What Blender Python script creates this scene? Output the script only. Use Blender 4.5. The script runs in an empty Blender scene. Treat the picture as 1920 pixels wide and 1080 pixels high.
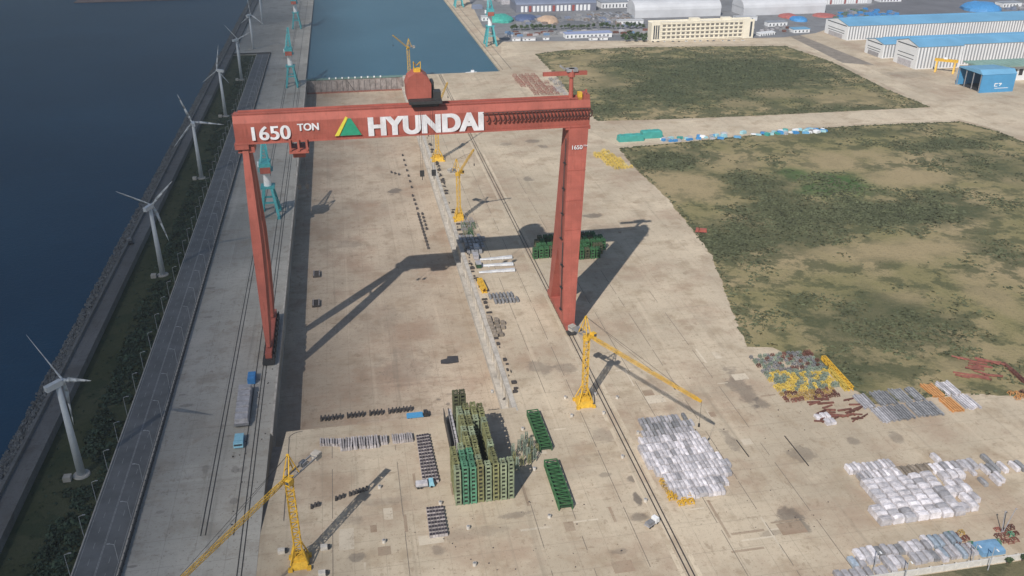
import bpy, math, random
from mathutils import Vector, Matrix, noise
random.seed(7)
S = bpy.context.scene
COL = S.collection
R = math.radians
# ------------------------------------------------------------------ camera
CAM_H, FPX, PITCH, YAW = 240.0, 1654.65, R(26.244), R(10.576)
cd = bpy.data.cameras.new('camera'); cam = bpy.data.objects.new('camera', cd); COL.objects.link(cam)
cam.location = (0, 0, CAM_H); cam.rotation_euler = (math.pi/2 - PITCH, 0, -YAW)
cd.sensor_width = 36; cd.lens = FPX/1920*36; cd.clip_start = 1; cd.clip_end = 12000
S.camera = cam
# ------------------------------------------------------------------ light
SUN_EL, SUN_AZ = R(42), R(214.5)          # clockwise from +Y: the sun stands behind and left of the viewpoint
w = bpy.data.worlds.new('World'); S.world = w; w.use_nodes = True
nt = w.node_tree; sky = nt.nodes.new('ShaderNodeTexSky'); sky.sky_type = 'NISHITA'; sky.sun_disc = False
sky.sun_elevation = SUN_EL; sky.sun_rotation = SUN_AZ; sky.air_density = 1.3; sky.dust_density = .6; sky.ozone_density = 2.2
nt.links.new(sky.outputs[0], nt.nodes['Background'].inputs[0]); nt.nodes['Background'].inputs[1].default_value = 0.075
sd = bpy.data.lights.new('sun', 'SUN'); sd.energy = 4.5; sd.angle = R(0.5); sd.color = (1, .945, .87)
so = bpy.data.objects.new('sun', sd); COL.objects.link(so)
TO_SUN = Vector((math.sin(SUN_AZ)*math.cos(SUN_EL), math.cos(SUN_AZ)*math.cos(SUN_EL), math.sin(SUN_EL)))
so.rotation_euler = TO_SUN.to_track_quat('Z', 'Y').to_euler(); so.location = TO_SUN*900
S.view_settings.view_transform = 'Standard'; S.view_settings.look = 'None'; S.view_settings.exposure = 0.12; S.view_settings.gamma = 1

# ------------------------------------------------------------------ survey: a sight line of the photograph meets level ground z
_f = Vector((math.sin(YAW)*math.cos(PITCH), math.cos(YAW)*math.cos(PITCH), -math.sin(PITCH)))
_r = Vector((math.cos(YAW), -math.sin(YAW), 0)); _u = _r.cross(_f)
def P(x, y, z=0.0):
    v = _f*FPX + _r*(x-960) - _u*(y-540)
    t = (z-CAM_H)/v.z
    return Vector((v.x*t, v.y*t, z))

# ------------------------------------------------------------------ mesh collecting
class MB:
    def __init__(s): s.v = []; s.f = []
    def add(s, vs, fs):
        o = len(s.v); s.v += [tuple(p) for p in vs]; s.f += [tuple(i+o for i in f) for f in fs]; return s
    def box(s, x0, x1, y0, y1, z0, z1):
        return s.add([(x0,y0,z0),(x1,y0,z0),(x1,y1,z0),(x0,y1,z0),(x0,y0,z1),(x1,y0,z1),(x1,y1,z1),(x0,y1,z1)],
                     [(3,2,1,0),(4,5,6,7),(0,1,5,4),(1,2,6,5),(2,3,7,6),(3,0,4,7)])
    def cbox(s, c, d, rz=0.0):
        a, b, h = d[0]/2, d[1]/2, d[2]/2; cs, sn = math.cos(rz), math.sin(rz)
        pts = []
        for z in (-h, h):
            for x, y in ((-a,-b),(a,-b),(a,b),(-a,b)): pts.append((c[0]+x*cs-y*sn, c[1]+x*sn+y*cs, c[2]+z))
        return s.add(pts, [(3,2,1,0),(4,5,6,7),(0,1,5,4),(1,2,6,5),(2,3,7,6),(3,0,4,7)])
    def hull(s, lo, hi):                                   # two n-gons joined by side faces
        n = len(lo)
        return s.add(list(lo)+list(hi), [tuple(range(n-1,-1,-1)), tuple(range(n,2*n))]+[(i,(i+1)%n,n+(i+1)%n,n+i) for i in range(n)])
    def bar(s, p, q, w, h=None):
        p, q = Vector(p), Vector(q); h = h or w; d = (q-p)
        if d.length < 1e-6: return s
        d.normalize(); up = Vector((0,0,1)) if abs(d.z) < .95 else Vector((0,1,0))
        a = d.cross(up).normalized()*(w/2); b = a.cross(d).normalized()*(h/2)
        return s.hull([p-a-b, p+a-b, p+a+b, p-a+b], [q-a-b, q+a-b, q+a+b, q-a+b])
    def tube(s, p, q, r0, r1=None, n=10):
        p, q = Vector(p), Vector(q); r1 = r0 if r1 is None else r1; d = (q-p).normalized()
        up = Vector((0,0,1)) if abs(d.z) < .95 else Vector((1,0,0)); a = d.cross(up).normalized(); b = a.cross(d)
        c = [(math.cos(2*math.pi*i/n), math.sin(2*math.pi*i/n)) for i in range(n)]
        return s.hull([p+a*x*r0+b*y*r0 for x, y in c], [q+a*x*r1+b*y*r1 for x, y in c])
    def prism(s, pts, z0, z1): return s.hull([(p[0],p[1],z0) for p in pts], [(p[0],p[1],z1) for p in pts])
    def sheet(s, pts, z): return s.add([(p[0],p[1],z) for p in pts], [tuple(range(len(pts)))])
    def lattice(s, p, q, w, bay, r, w2=None):               # four-chord lattice girder
        p, q = Vector(p), Vector(q); w2 = w if w2 is None else w2; d = q-p; L = d.length; d.normalize()
        up = Vector((0,0,1)) if abs(d.z) < .9 else Vector((0,1,0)); a = d.cross(up).normalized(); b = a.cross(d)
        n = max(1, round(L/bay)); rows = []
        for i in range(n+1):
            t = i/n; h = (w+(w2-w)*t)/2; c = p+d*L*t
            rows.append([c+a*h+b*h, c-a*h+b*h, c-a*h-b*h, c+a*h-b*h])
        for k in range(4):
            s.bar(rows[0][k], rows[-1][k], r*1.5)
            for i in range(n):
                s.bar(rows[i][k], rows[i+1][(k+1)%4] if i%2 else rows[i+1][(k+3)%4], r)
                s.bar(rows[i][k], rows[i][(k+1)%4], r)
        return s
    def build(s, name, m, parent=None, smooth=False):
        me = bpy.data.meshes.new(name); me.from_pydata(s.v, [], s.f); me.validate(); me.update()
        if smooth: me.polygons.foreach_set('use_smooth', [True]*len(me.polygons))
        o = bpy.data.objects.new(name, me); COL.objects.link(o); me.materials.append(m)
        if parent is not None: o.parent = parent
        return o

def tag(o, label=None, cat=None, group=None, kind=None):
    if label: o['label'] = label
    if cat: o['category'] = cat
    if group: o['group'] = group
    if kind: o['kind'] = kind
    return o
def thing(name, label, cat, loc, rz=0.0, group=None):
    o = bpy.data.objects.new(name, None); COL.objects.link(o); o.location = loc; o.rotation_euler = (0,0,rz); o.empty_display_size = 2
    return tag(o, label, cat, group)
def dup(o, loc, rz=0.0, label=None, parent=None):
    kids = list(o.children)
    c = o.copy(); COL.objects.link(c)
    if parent is None:
        c.location = loc; c.rotation_euler = (0,0,rz)
        if label: c['label'] = label
    else: c.parent = parent
    for k in kids: dup(k, None, 0, None, c)
    return c
def struct(mb, name, m): return tag(mb.build(name, m), kind='structure')

# ------------------------------------------------------------------ materials
class NT:
    def __init__(s, name):
        s.m = bpy.data.materials.new(name); s.m.use_nodes = True; s.t = s.m.node_tree; s.b = s.t.nodes['Principled BSDF']
        s.pos = s.t.nodes.new('ShaderNodeNewGeometry').outputs['Position']
    def n(s, kind, **kw):
        o = s.t.nodes.new(kind)
        for k, v in kw.items():
            if k[0] == 'i' and k[1:].isdigit(): s.set(o.inputs[int(k[1:])], v)
            else: setattr(o, k, v)
        return o
    def set(s, inp, v):
        if isinstance(v, bpy.types.NodeSocket): s.t.links.new(v, inp)
        else: inp.default_value = v
    def math(s, op, a, b=0.0, c=0.0, clamp=False):
        o = s.n('ShaderNodeMath', operation=op, use_clamp=clamp); s.set(o.inputs[0], a); s.set(o.inputs[1], b); s.set(o.inputs[2], c); return o.outputs[0]
    def scaled(s, v):
        o = s.n('ShaderNodeVectorMath', operation='MULTIPLY'); s.set(o.inputs[0], s.pos); o.inputs[1].default_value = v; return o.outputs[0]
    def noise(s, scale, detail=5, rough=.6, vec=None, stretch=None):
        v = vec if vec is not None else (s.scaled(stretch) if stretch else s.pos)
        o = s.n('ShaderNodeTexNoise'); s.set(o.inputs['Vector'], v); o.inputs['Scale'].default_value = scale
        o.inputs['Detail'].default_value = detail; o.inputs['Roughness'].default_value = rough; return o.outputs[0]
    def ramp(s, f, lo, hi):
        o = s.n('ShaderNodeMapRange', interpolation_type='SMOOTHSTEP'); s.set(o.inputs[0], f); o.inputs[1].default_value = lo; o.inputs[2].default_value = hi; return o.outputs[0]
    def mix(s, f, a, b, blend='MIX'):
        o = s.n('ShaderNodeMix', data_type='RGBA', blend_type=blend); s.set(o.inputs[0], f)
        s.set(o.inputs[6], (*a,1) if isinstance(a, tuple) else a); s.set(o.inputs[7], (*b,1) if isinstance(b, tuple) else b); return o.outputs[2]
    def xyz(s):
        o = s.n('ShaderNodeSeparateXYZ'); s.set(o.inputs[0], s.pos); return o.outputs
    def spot(s, c, r, warp, soft=.45):                       # a stain of its own shape, fixed to the ground
        a = s.n('ShaderNodeVectorMath', operation='SUBTRACT'); s.set(a.inputs[0], s.pos); a.inputs[1].default_value = (c[0], c[1], 0)
        b = s.n('ShaderNodeVectorMath', operation='MULTIPLY'); s.set(b.inputs[0], a.outputs[0]); b.inputs[1].default_value = (1/r[0], 1/r[1], 0)
        l = s.n('ShaderNodeVectorMath', operation='LENGTH'); s.set(l.inputs[0], b.outputs[0])
        d = s.math('ADD', l.outputs['Value'], warp)
        o = s.n('ShaderNodeMapRange', interpolation_type='SMOOTHSTEP'); s.set(o.inputs[0], d); o.inputs[1].default_value = 1.0; o.inputs[2].default_value = 1.0-soft; return o.outputs[0]
    def bump(s, f, dist, strength=1.0):
        o = s.n('ShaderNodeBump'); s.set(o.inputs['Height'], f); o.inputs['Distance'].default_value = dist; o.inputs['Strength'].default_value = strength
        s.set(s.b.inputs['Normal'], o.outputs[0])
    def out(s, col, rough=.8, metal=0.0, spec=None):
        s.set(s.b.inputs['Base Color'], (*col,1) if isinstance(col, tuple) else col); s.set(s.b.inputs['Roughness'], rough); s.b.inputs['Metallic'].default_value = metal
        if spec is not None: s.b.inputs['Specular IOR Level'].default_value = spec
        return s.m
_mats = {}
def mat(name, c, rough=.6, var=.25, scale=.6, metal=0.0, rnd=0.0, dirt=None):
    """painted or weathered surface: mottled, streaked, a little different on every copy"""
    if name in _mats: return _mats[name]
    t = NT(name); n = t.noise(scale, 6, .65); d = tuple(x*(1-var) for x in c); l = tuple(min(1, x*(1+var)) for x in c)
    col = t.mix(t.ramp(n, .3, .7), d, l)
    if dirt: col = t.mix(t.math('MULTIPLY', t.ramp(t.noise(scale*.7, 7, .7, stretch=(1,1,.25)), .52, .75), .7), col, dirt)
    if rnd:
        i = t.n('ShaderNodeObjectInfo').outputs['Random']
        h = t.n('ShaderNodeHueSaturation'); t.set(h.inputs['Color'], col); t.set(h.inputs['Value'], t.math('MULTIPLY_ADD', i, 2*rnd, 1-rnd)); col = h.outputs[0]
    t.bump(t.noise(scale*3, 4), .04, .35)
    _mats[name] = t.out(col, rough, metal); return _mats[name]

M_RED = mat('red_crane_paint', (.37,.105,.078), .55, .13, .12, dirt=(.26,.075,.058))
def red_paint():
    t = NT('weathered_red_paint'); X, Y, Z = t.xyz(); base = (.345,.097,.073)
    col = t.mix(t.ramp(t.noise(.09, 6, .65), .3, .7), tuple(x*.82 for x in base), tuple(min(1, x*1.14) for x in base))
    run = t.noise(.8, 6, .7, stretch=(1,1,.07)); col = t.mix(t.math('MULTIPLY', t.ramp(run, .52, .72), .55), col, (.20,.058,.042))
    col = t.mix(t.math('MULTIPLY', t.ramp(t.noise(1.3, 5, .7, stretch=(1,1,.1)), .6, .75), .4), col, (.50,.24,.19))
    for ax, per in ((X, 5.6), (Z, 3.5)):
        fr = t.math('ABSOLUTE', t.math('SUBTRACT', t.math('FRACT', t.math('DIVIDE', ax, per)), .5)); col = t.mix(t.math('MULTIPLY', t.ramp(fr, .478, .495), .38), col, (.15,.045,.035))
    t.bump(t.noise(.5, 5), .1, .4); return t.out(col, .6, 0, .3)
M_RED = red_paint()
M_DARK = mat('dark_steel', (.03,.03,.032), .6, .3)
M_WHITE = mat('white_paint', (.75,.76,.78), .5, .06)
M_YEL = mat('yellow_paint', (.60,.36,.035), .5, .2, .5, dirt=(.30,.18,.05))
M_TEAL = mat('teal_paint', (.06,.33,.36), .5, .15)
M_BLUE = mat('blue_paint', (.05,.22,.50), .5, .15)
M_LBLUE = mat('light_blue_sheet', (.07,.28,.52), .45, .08, .05)
M_GREY = mat('grey_steel', (.22,.22,.23), .6, .25, rnd=.2)
M_CONC = mat('pale_concrete', (.42,.39,.35), .85, .2, .2, dirt=(.2,.18,.16))
M_GREENP = mat('green_frame_paint', (.035,.11,.042), .6, .3, .4, rnd=.15)
M_OLIVE = mat('olive_frame_paint', (.165,.17,.08), .65, .35, .4, rnd=.3, dirt=(.10,.07,.03))
M_SEAGR = mat('sea_green_frame_paint', (.075,.20,.125), .65, .3, .4, rnd=.2)
M_RUST = mat('rusty_steel', (.15,.06,.045), .8, .35, .5, rnd=.3)
M_WRAP = mat('white_wrapping', (.555,.53,.555), .55, .25, .5, rnd=.28, dirt=(.33,.31,.32))
M_WRAPG = mat('grey_wrapping', (.36,.35,.37), .55, .22, .5, rnd=.25, dirt=(.22,.20,.19))
M_CREAM = mat('cream_wall', (.72,.67,.56), .8, .06, .1)
M_GLASS = mat('dark_window', (.06,.07,.085), .2, .1)
M_ASPH = mat('asphalt', (.13,.135,.14), .9, .2, .08, dirt=(.09,.093,.097))
M_BLOCK = mat('dark_timber_block', (.06,.052,.05), .85, .3, .6, rnd=.35)
M_BCONC = mat('pale_block', (.36,.33,.33), .85, .25, .6, rnd=.25)
M_TRUNK = mat('bark', (.09,.065,.045), .9, .3)
M_LEAF = mat('leaf_green', (.045,.075,.03), .8, .5, .25)
M_LEAFD = mat('dark_leaf_green', (.036,.06,.036), .85, .45, .12)

def ground_mat(name, base, red=.0, stains=(), joints=True, seed=0.0, light=None):
    t = NT(name); X, Y, Z = t.xyz()
    off = t.n('ShaderNodeVectorMath', operation='ADD'); t.set(off.inputs[0], t.pos); off.inputs[1].default_value = (seed, seed*1.7, 0); v = off.outputs[0]
    big = t.noise(.012, 4, .55, v); mid = t.noise(.06, 6, .65, v); fine = t.noise(.55, 6, .7, v)
    col = t.mix(t.ramp(big, .35, .68), tuple(x*.84 for x in base), tuple(x*1.1 for x in base))
    col = t.mix(t.math('MULTIPLY', t.ramp(mid, .48, .68), .7), col, (base[0]*.66, base[1]*.61, base[2]*.56))
    col = t.mix(t.math('MULTIPLY', t.ramp(t.noise(.19, 7, .72, v), .54, .70), .5), col, (base[0]*.52, base[1]*.46, base[2]*.42))
    col = t.mix(t.math('MULTIPLY', t.ramp(t.noise(.035, 6, .7, v), .55, .75), .5), col, tuple(min(.7, x*1.22) for x in base))
    if red:
        col = t.mix(t.math('MULTIPLY', t.ramp(t.noise(.022, 6, .7, v), .46, .66), red), col, (.31,.205,.145))
    col = t.mix(t.math('MULTIPLY', t.ramp(fine, .52, .72), .45), col, tuple(x*.6 for x in base))
    for sc_, lo, amt, st in ((.8, .60, .5, (1,1,1)), (.28, .615, .4, (1,.45,1)), (.42, .63, .45, (.3,1,1)), (1.6, .63, .5, (1,1,1))):   # crisp spots, scuffs and rust specks
        col = t.mix(t.math('MULTIPLY', t.ramp(t.noise(sc_, 8, .62, v, None) if st == (1,1,1) else t.noise(sc_, 8, .62, stretch=st), lo, lo+.035), amt), col, (base[0]*.45, base[1]*.40, base[2]*.36))
    # tyre-worn streaks along and across the yard
    for st, amt in (((1,.025,1), .5), ((.04,1,1), .3)):
        q = t.noise(.22, 5, .7, stretch=st); col = t.mix(t.math('MULTIPLY', t.ramp(q, .56, .72), amt), col, tuple(x*.55 for x in base))
        q = t.noise(.15, 4, .6, stretch=st); col = t.mix(t.math('MULTIPLY', t.ramp(q, .58, .75), amt*.8), col, tuple(min(.7, x*1.25) for x in base))
    if joints:                                              # every cast slab weathered a little differently
        wn = t.n('ShaderNodeTexWhiteNoise', noise_dimensions='2D'); cv = t.n('ShaderNodeCombineXYZ')
        t.set(cv.inputs[0], t.math('FLOOR', t.math('DIVIDE', t.math('ADD', X, 6.0), 12.0))); t.set(cv.inputs[1], t.math('FLOOR', t.math('DIVIDE', t.math('ADD', Y, 7.5), 15.0))); t.set(wn.inputs['Vector'], cv.outputs[0])
        col = t.mix(t.math('MULTIPLY', wn.outputs['Value'], .16), col, tuple(x*.45 for x in base))
        for ax, per in ((X, 12.0), (Y, 15.0)):
            fr = t.math('ABSOLUTE', t.math('SUBTRACT', t.math('FRACT', t.math('DIVIDE', ax, per)), .5))
            ln = t.math('MULTIPLY', t.ramp(fr, .485, .497), t.ramp(mid, .3, .5)); col = t.mix(t.math('MULTIPLY', ln, .6), col, tuple(x*.55 for x in base))
    if stains:
        wp = t.math('MULTIPLY', t.math('SUBTRACT', t.noise(.13, 7, .68), .5), 2.6)
        for c, r, a in stains:
            col = t.mix(t.math('MULTIPLY', t.spot(c, r, wp), a), col, (.10,.088,.08))
    t.bump(fine, .08, .3)
    return t.out(col, .9, 0, .25)
def px_stain(x, y, rx, ry, a=.7):
    c = P(x, y); return ((c.x, c.y), (max(.8, (P(x+rx, y)-c).length), max(.8, abs(P(x, y-ry).y-c.y))), a)
yard_stains = [px_stain(*q) for q in ((1480,965,34,20,.6),(1505,985,14,22,.6),(1390,725,26,40,.5),(1430,755,18,14,.5),(1285,820,26,22,.45),(1372,830,14,28,.4),
    (1185,898,12,9,.6),(1195,935,8,16,.75),(1200,970,22,10,.5),(1100,740,22,16,.4),(1130,815,22,20,.25),(1500,850,28,20,.4),(1600,826,16,8,.4),(1680,820,16,14,.4),
    (970,965,40,7,.4),(1135,890,16,5,.4),(820,1030,16,12,.4),(670,1045,20,8,.5),(660,975,26,12,.25),(1160,1035,20,8,.4),(1450,1000,30,8,.3),(880,1000,80,14,.2),(1325,855,16,12,.4),
    (1000,265,18,4,.5),(1020,275,12,4,.5),(990,335,10,6,.5),(1085,275,16,5,.4),(950,270,14,4,.4),(1110,405,22,5,.6),(1010,690,30,14,.4),(1060,690,26,12,.35),(1130,430,40,12,.2),
    (1040,460,60,10,.2),(1560,170,60,8,.3),(1640,250,80,5,.3),(1700,140,50,8,.25),(720,940,60,10,.2))]
dock_stains = [px_stain(*q) for q in ((738,325,16,7,.7),(842,690,9,3,.3),(700,550,60,30,.15),(650,420,30,10,.25),(820,700,6,3,.6),(838,708,5,3,.6),(760,640,60,40,.2))]
quay_stains = [px_stain(*q) for q in ((440,880,8,9,.4),(440,940,9,8,.4),(385,880,9,9,.35),(350,760,14,3,.4),(345,740,10,2,.4),(455,880,10,6,.35),(300,960,10,4,.3),(250,1062,12,3,.5),(395,540,12,2,.4),(390,595,10,2,.35),(420,440,9,3,.2))]
M_YARD = ground_mat('yard_concrete', (.515,.435,.33), .5, yard_stains, True)
M_DOCK = ground_mat('dock_floor_concrete', (.45,.37,.285), .6, dock_stains, True, 33.0)
M_APRON = ground_mat('quay_concrete', (.42,.40,.36), .05, quay_stains, True, 71.0)
M_TRACK = ground_mat('sandy_track', (.54,.46,.35), .2, (), False, 14.0)
M_STORE = ground_mat('storage_ground', (.20,.205,.22), .0, (), False, 55.0)
M_SEAWALL = ground_mat('shaded_seawall_concrete', (.17,.17,.17), .03, (), True, 91.0)  # base colour darkened to carry part of the shade on the seaward side

def water_mat(name, c, c2, rough):
    t = NT(name); col = t.mix(t.ramp(t.noise(.006, 4, .6), .35, .7), c, c2)
    col = t.mix(t.math('MULTIPLY', t.ramp(t.noise(.05, 7, .7, stretch=(1,2.6,1)), .5, .75), .35), col, tuple(x*1.35 for x in c2)); t.bump(t.noise(.35, 6, .65, stretch=(1,1.8,1)), .6, .6)
    return t.out(col, rough, 0, .03)
M_SEA = water_mat('open_sea_water', (.014,.057,.112), (.019,.068,.128), .35)
M_BASIN = water_mat('basin_water', (.042,.105,.155), (.05,.12,.175), .35)

# ------------------------------------------------------------------ an added cloud, out of view, placed and shaped to darken the seaward side
def shade_cloud(alt, x_edge):
    dx, dy = -TO_SUN.x/TO_SUN.z*alt, -TO_SUN.y/TO_SUN.z*alt; top, bot, fs = [], [], []; nx, ny = 44, 60; mb = MB()
    for j in range(ny+1):
        for i in range(nx+1):
            u, v = i/nx, j/ny; x = x_edge-1700+1700*u; yy = -100+2900*v
            e = min(1, (x_edge-x+14*noise.noise(Vector((x*.01,yy*.006,1))))/235); e = max(0, e)*min(1, u*8)*min(1, v*10, (1-v)*10); e = e*e*(3-2*e)
            t = 60*e*(1+.35*noise.fractal(Vector((x*.006,yy*.006,4)), .7, 2, 4))
            top.append((x-dx, yy-dy, alt+t)); bot.append((x-dx, yy-dy, alt-t*.45))
    n = (nx+1)*(ny+1)
    for j in range(ny):
        for i in range(nx):
            a = j*(nx+1)+i; fs += [(a,a+1,a+nx+2,a+nx+1), (n+a,n+a+nx+1,n+a+nx+2,n+a+1)]
    mb.add(top+bot, fs); m = bpy.data.materials.new('shade_cloud_vapour'); m.use_nodes = True; t = m.node_tree; t.nodes.clear()
    o = t.nodes.new('ShaderNodeOutputMaterial'); v = t.nodes.new('ShaderNodeVolumePrincipled'); v.inputs['Density'].default_value = .021; v.inputs['Color'].default_value = (.93,.95,1,1); v.inputs['Anisotropy'].default_value = .6
    t.links.new(v.outputs[0], o.inputs['Volume']); return tag(mb.build('shade_cloud', m), kind='structure')
shade_cloud(900, 34)

# ------------------------------------------------------------------ ground, water, dock
DL, DR, DY0, DY1, DZ = -48.0, 67.0, 350.0, 1068.0, -16.0     # dry dock
FAR = 3600
struct(MB().sheet([(-4000,-300),(-158,-300),(-158,FAR),(-4000,FAR)], -2.5), 'sea', M_SEA)
struct(MB().sheet([(DL-1,DY1+2),(188,DY1+2),(188,FAR),(DL-1,FAR)], -2.5), 'harbour_water', M_BASIN)
struct(MB().box(-97.5, DL, 100, FAR, -17, 0), 'quay', M_APRON)
y = MB()
y.prism([(DL,100),(DR,100),(DR,DY0),(DL+7.2,DY0),(DL+.02,282)], -17, 0)
y.box(DR, 3000, 100, 1072, -17, 0); y.box(186, 3000, 1072, FAR, -17, 0)
struct(y, 'ground', M_YARD)
struct(MB().box(DL, DR, DY0, DY1+4, DZ-2, DZ), 'dock_floor', M_DOCK)
# a narrow ramp runs down along the quay wall into the dock
struct(MB().hull([(DL,282,-17.5),(DL+7.2,DY0,-17.5),(DL,DY0,-17.5)], [(DL,282,0),(DL+7.2,DY0,-8),(DL,DY0,-8)]), 'ramp', mat('ramp_concrete', (.26,.245,.225), .8, .2, .3))
kl = MB().box(DL+8.6, DL+8.9, 288, DY0-6, .001, .12)
for a in range(8):
    a0, a1 = math.pi-a*math.pi/16, math.pi-(a+1)*math.pi/16; c = (DL+14.6, DY0-6); kl.bar((c[0]+6*math.cos(a0), c[1]+5*math.sin(a0), .06), (c[0]+6*math.cos(a1), c[1]+5*math.sin(a1), .06), .3, .12)
struct(kl, 'kerb', mat('dark_kerb', (.10,.095,.09), .8, .2))
# dock walls
wl = MB()
wl.box(DR-3.2, DR, DY0, DY1, DZ, DZ+3.6)                     # stepped toe of the lit side wall
for i in range(int((DY1-DY0)/9)):
    y0 = DY0+2+i*9; wl.box(DR-1.0, DR, y0, y0+1.4, DZ+3.6, -1.8)
wl.box(DR-1.5, DR, DY0, DY1, -1.8, .22); wl.box(DR, DR+.9, DY0-3, DY1, 0.001, .22)
wl.box(DL, DL+1.0, DY0, DY1, -1.6, .2)
tag(wl.build('dock_wall', M_CONC), 'long ribbed concrete side walls of the empty dry dock with pale toe step', 'dock wall')
# timber fenders and openings along the coping of the lit wall
fd = MB()
for i in range(150):
    y0 = DY0+random.random()*(DY1-DY0-4); l = random.choice((.8,1.2,2.2)); fd.box(DR+.95+random.random()*3.0, DR+1.6+random.random()*3.4, y0, y0+l, 0, .5+random.random()*.8)
tag(fd.build('coping_debris', M_BLOCK), 'dark odds and ends strewn along the right dock coping', 'debris', kind='stuff')
# dock gate
gt = thing('dock_gate', 'grey steel caisson gate closing the far end of the dry dock', 'dock gate', ((DL+DR)/2, DY1+1, DZ))
W2 = (DR-DL)/2
g = MB().box(-W2+.6, W2-.6, -3, 3, 0, 15.5)
for i in range(18): xx = -W2+3+i*6.4; g.box(xx, xx+.8, -3.8, -3, .5, 14)
g.build('gate_body', mat('gate_steel', (.25,.22,.21), .7, .3, .2, dirt=(.16,.08,.06)), gt)
MB().box(-W2+.6, W2-.6, -3.6, 3.6, 15.5, 16.3).build('walkway', mat('gate_walkway', (.12,.2,.18), .7, .2), gt)
MB().box(-W2+.6, W2-.6, -5.2, -3.8, 0, 1.6).build('sill', mat('gate_sill', (.23,.09,.065), .8, .3), gt)
for i in range(9): MB().cbox((-30+i*7.5, -3.4, 17.2), (1.6,.9,1.8)).build('light_box', M_WHITE, gt)
g = MB(); g.bar((-10,-4.4,15),(-2,-4.4,1.6),1.1,.3); g.bar((-10.6,-4.4,15),(-10.6,-4.4,0),.4); g.build('stair', M_DARK, gt)

# grass fields ------------------------------------------------------
def outline(px, step=3.5, amp=1.1, z=0.06, seed=0):
    pts = [P(*q) for q in px]; out = []
    for a, b in zip(pts, pts[1:]+pts[:1]):
        n = max(1, int((b-a).length/step))
        for i in range(n):
            p = a+(b-a)*(i/n); q = noise.noise_vector(Vector((p.x*.16+seed, p.y*.16, 0)))
            out.append((p.x+q.x*amp*1.6, p.y+q.y*amp*1.6))
    return out
def field_mat(name, tan, dark, bright, spots, seed, bias):
    t = NT(name); off = t.n('ShaderNodeVectorMath', operation='ADD'); t.set(off.inputs[0], t.pos); off.inputs[1].default_value = (seed, -seed, 0); v = off.outputs[0]
    wp = t.math('MULTIPLY', t.math('SUBTRACT', t.noise(.03, 7, .68, v), .5), 1.5)
    mid = t.noise(.05, 7, .7, v); fine = t.noise(.35, 6, .75, v)
    col = t.mix(t.ramp(t.noise(.014, 6, .6, v), .35, .65), tan, (tan[0]*.66, tan[1]*.74, tan[2]*.62))
    col = t.mix(t.math('MULTIPLY', t.ramp(mid, bias, bias+.10), .75), col, dark)
    for c, r, a, kind in spots: col = t.mix(t.math('MULTIPLY', t.spot(c, r, wp, .7), a), col, {'d':dark,'g':bright,'t':tan}[kind])
    col = t.mix(t.math('MULTIPLY', t.ramp(fine, .5, .72), .4), col, tuple(x*.5 for x in dark))
    col = t.mix(t.math('MULTIPLY', t.ramp(t.noise(.6, 5, .7, v), .58, .75), .35), col, tuple(x*1.15 for x in tan))
    t.bump(t.math('ADD', fine, mid), 1.1, .8)
    return t.out(col, .95, 0, .1)
def sp(x, y, rx, ry, a, k): g_ = 1.3 if k == 'd' else 1.0; c = px_stain(x, y, rx*g_, ry*g_, a); return (c[0], c[1], a, k)
F1 = [(1003,101),(1060,94),(1180,89),(1330,87),(1472,86),(1560,116),(1660,166),(1745,201),(1600,208),(1400,218),(1240,224),(1120,227),(1080,190),(1040,140)]
F2 = [(1160,278),(1330,262),(1540,240),(1640,234),(1800,228),(1870,246),(1960,282),(2000,560),(1960,745),(1800,738),(1640,758),(1560,700),(1450,652),(1400,650),(1335,480),(1290,420),(1250,370),(1200,325)]
tan = (.34,.272,.16)
sp1 = [sp(1090,140,70,34,.75,'t'),sp(1160,160,60,20,.5,'t'),sp(1600,175,90,16,.5,'t'),sp(1380,130,150,30,.9,'d'),sp(1250,170,60,24,.8,'d'),sp(1120,205,60,10,.8,'d'),sp(1550,205,120,7,.7,'d'),sp(1330,150,210,42,.85,'d'),(sp(1180,118,70,12,.8,'d')),sp(1480,130,60,22,.7,'d'),sp(1100,110,60,14,.5,'t'),sp(1450,175,70,14,.6,'t'),sp(1560,185,70,14,.5,'t'),sp(1380,195,60,12,.5,'t'),sp(1180,180,60,22,.7,'d'),sp(1640,190,50,10,.5,'t')]
sp2 = [sp(1640,395,120,22,.9,'d'),sp(1480,395,120,30,.9,'d'),sp(1360,460,60,30,.9,'d'),sp(1500,330,50,20,.8,'g'),sp(1600,250,200,10,.6,'d'),sp(1240,345,60,40,.6,'t'),sp(1380,310,90,16,.5,'t'),sp(1760,370,60,16,.8,'d'),sp(1880,470,40,40,.7,'d'),sp(1700,560,90,26,.7,'t'),sp(1620,290,60,14,.7,'t'),sp(1250,300,90,24,.9,'d'),sp(1420,350,60,30,.8,'d'),sp(1440,345,90,26,.5,'d'),sp(1590,345,75,32,.9,'g'),sp(1540,360,60,24,.7,'g'),sp(1700,400,220,26,.95,'d'),sp(1440,440,190,36,.85,'d'),sp(1780,270,110,14,.8,'d'),
       sp(1860,310,90,40,.6,'d'),sp(1300,350,60,34,.8,'t'),sp(1560,300,80,22,.8,'t'),sp(1700,335,120,26,.9,'t'),sp(1680,470,170,30,.9,'t'),sp(1860,560,60,60,.7,'t'),sp(1650,600,160,60,.8,'d'),sp(1560,700,130,40,.85,'d'),sp(1800,690,70,26,.6,'t'),sp(1560,470,60,12,.5,'t')]
GF1 = struct(MB().sheet(outline(F1), .07), 'grass_field', field_mat('rough_grass', tan, (.072,.086,.046), (.06,.115,.04), sp1, 3.0, .435))
GF2 = struct(MB().sheet(outline(F2, seed=9), .07), 'dry_grass_field', field_mat('dry_rough_grass', tan, (.075,.086,.046), (.055,.115,.038), sp2, 40.0, .47))
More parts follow.
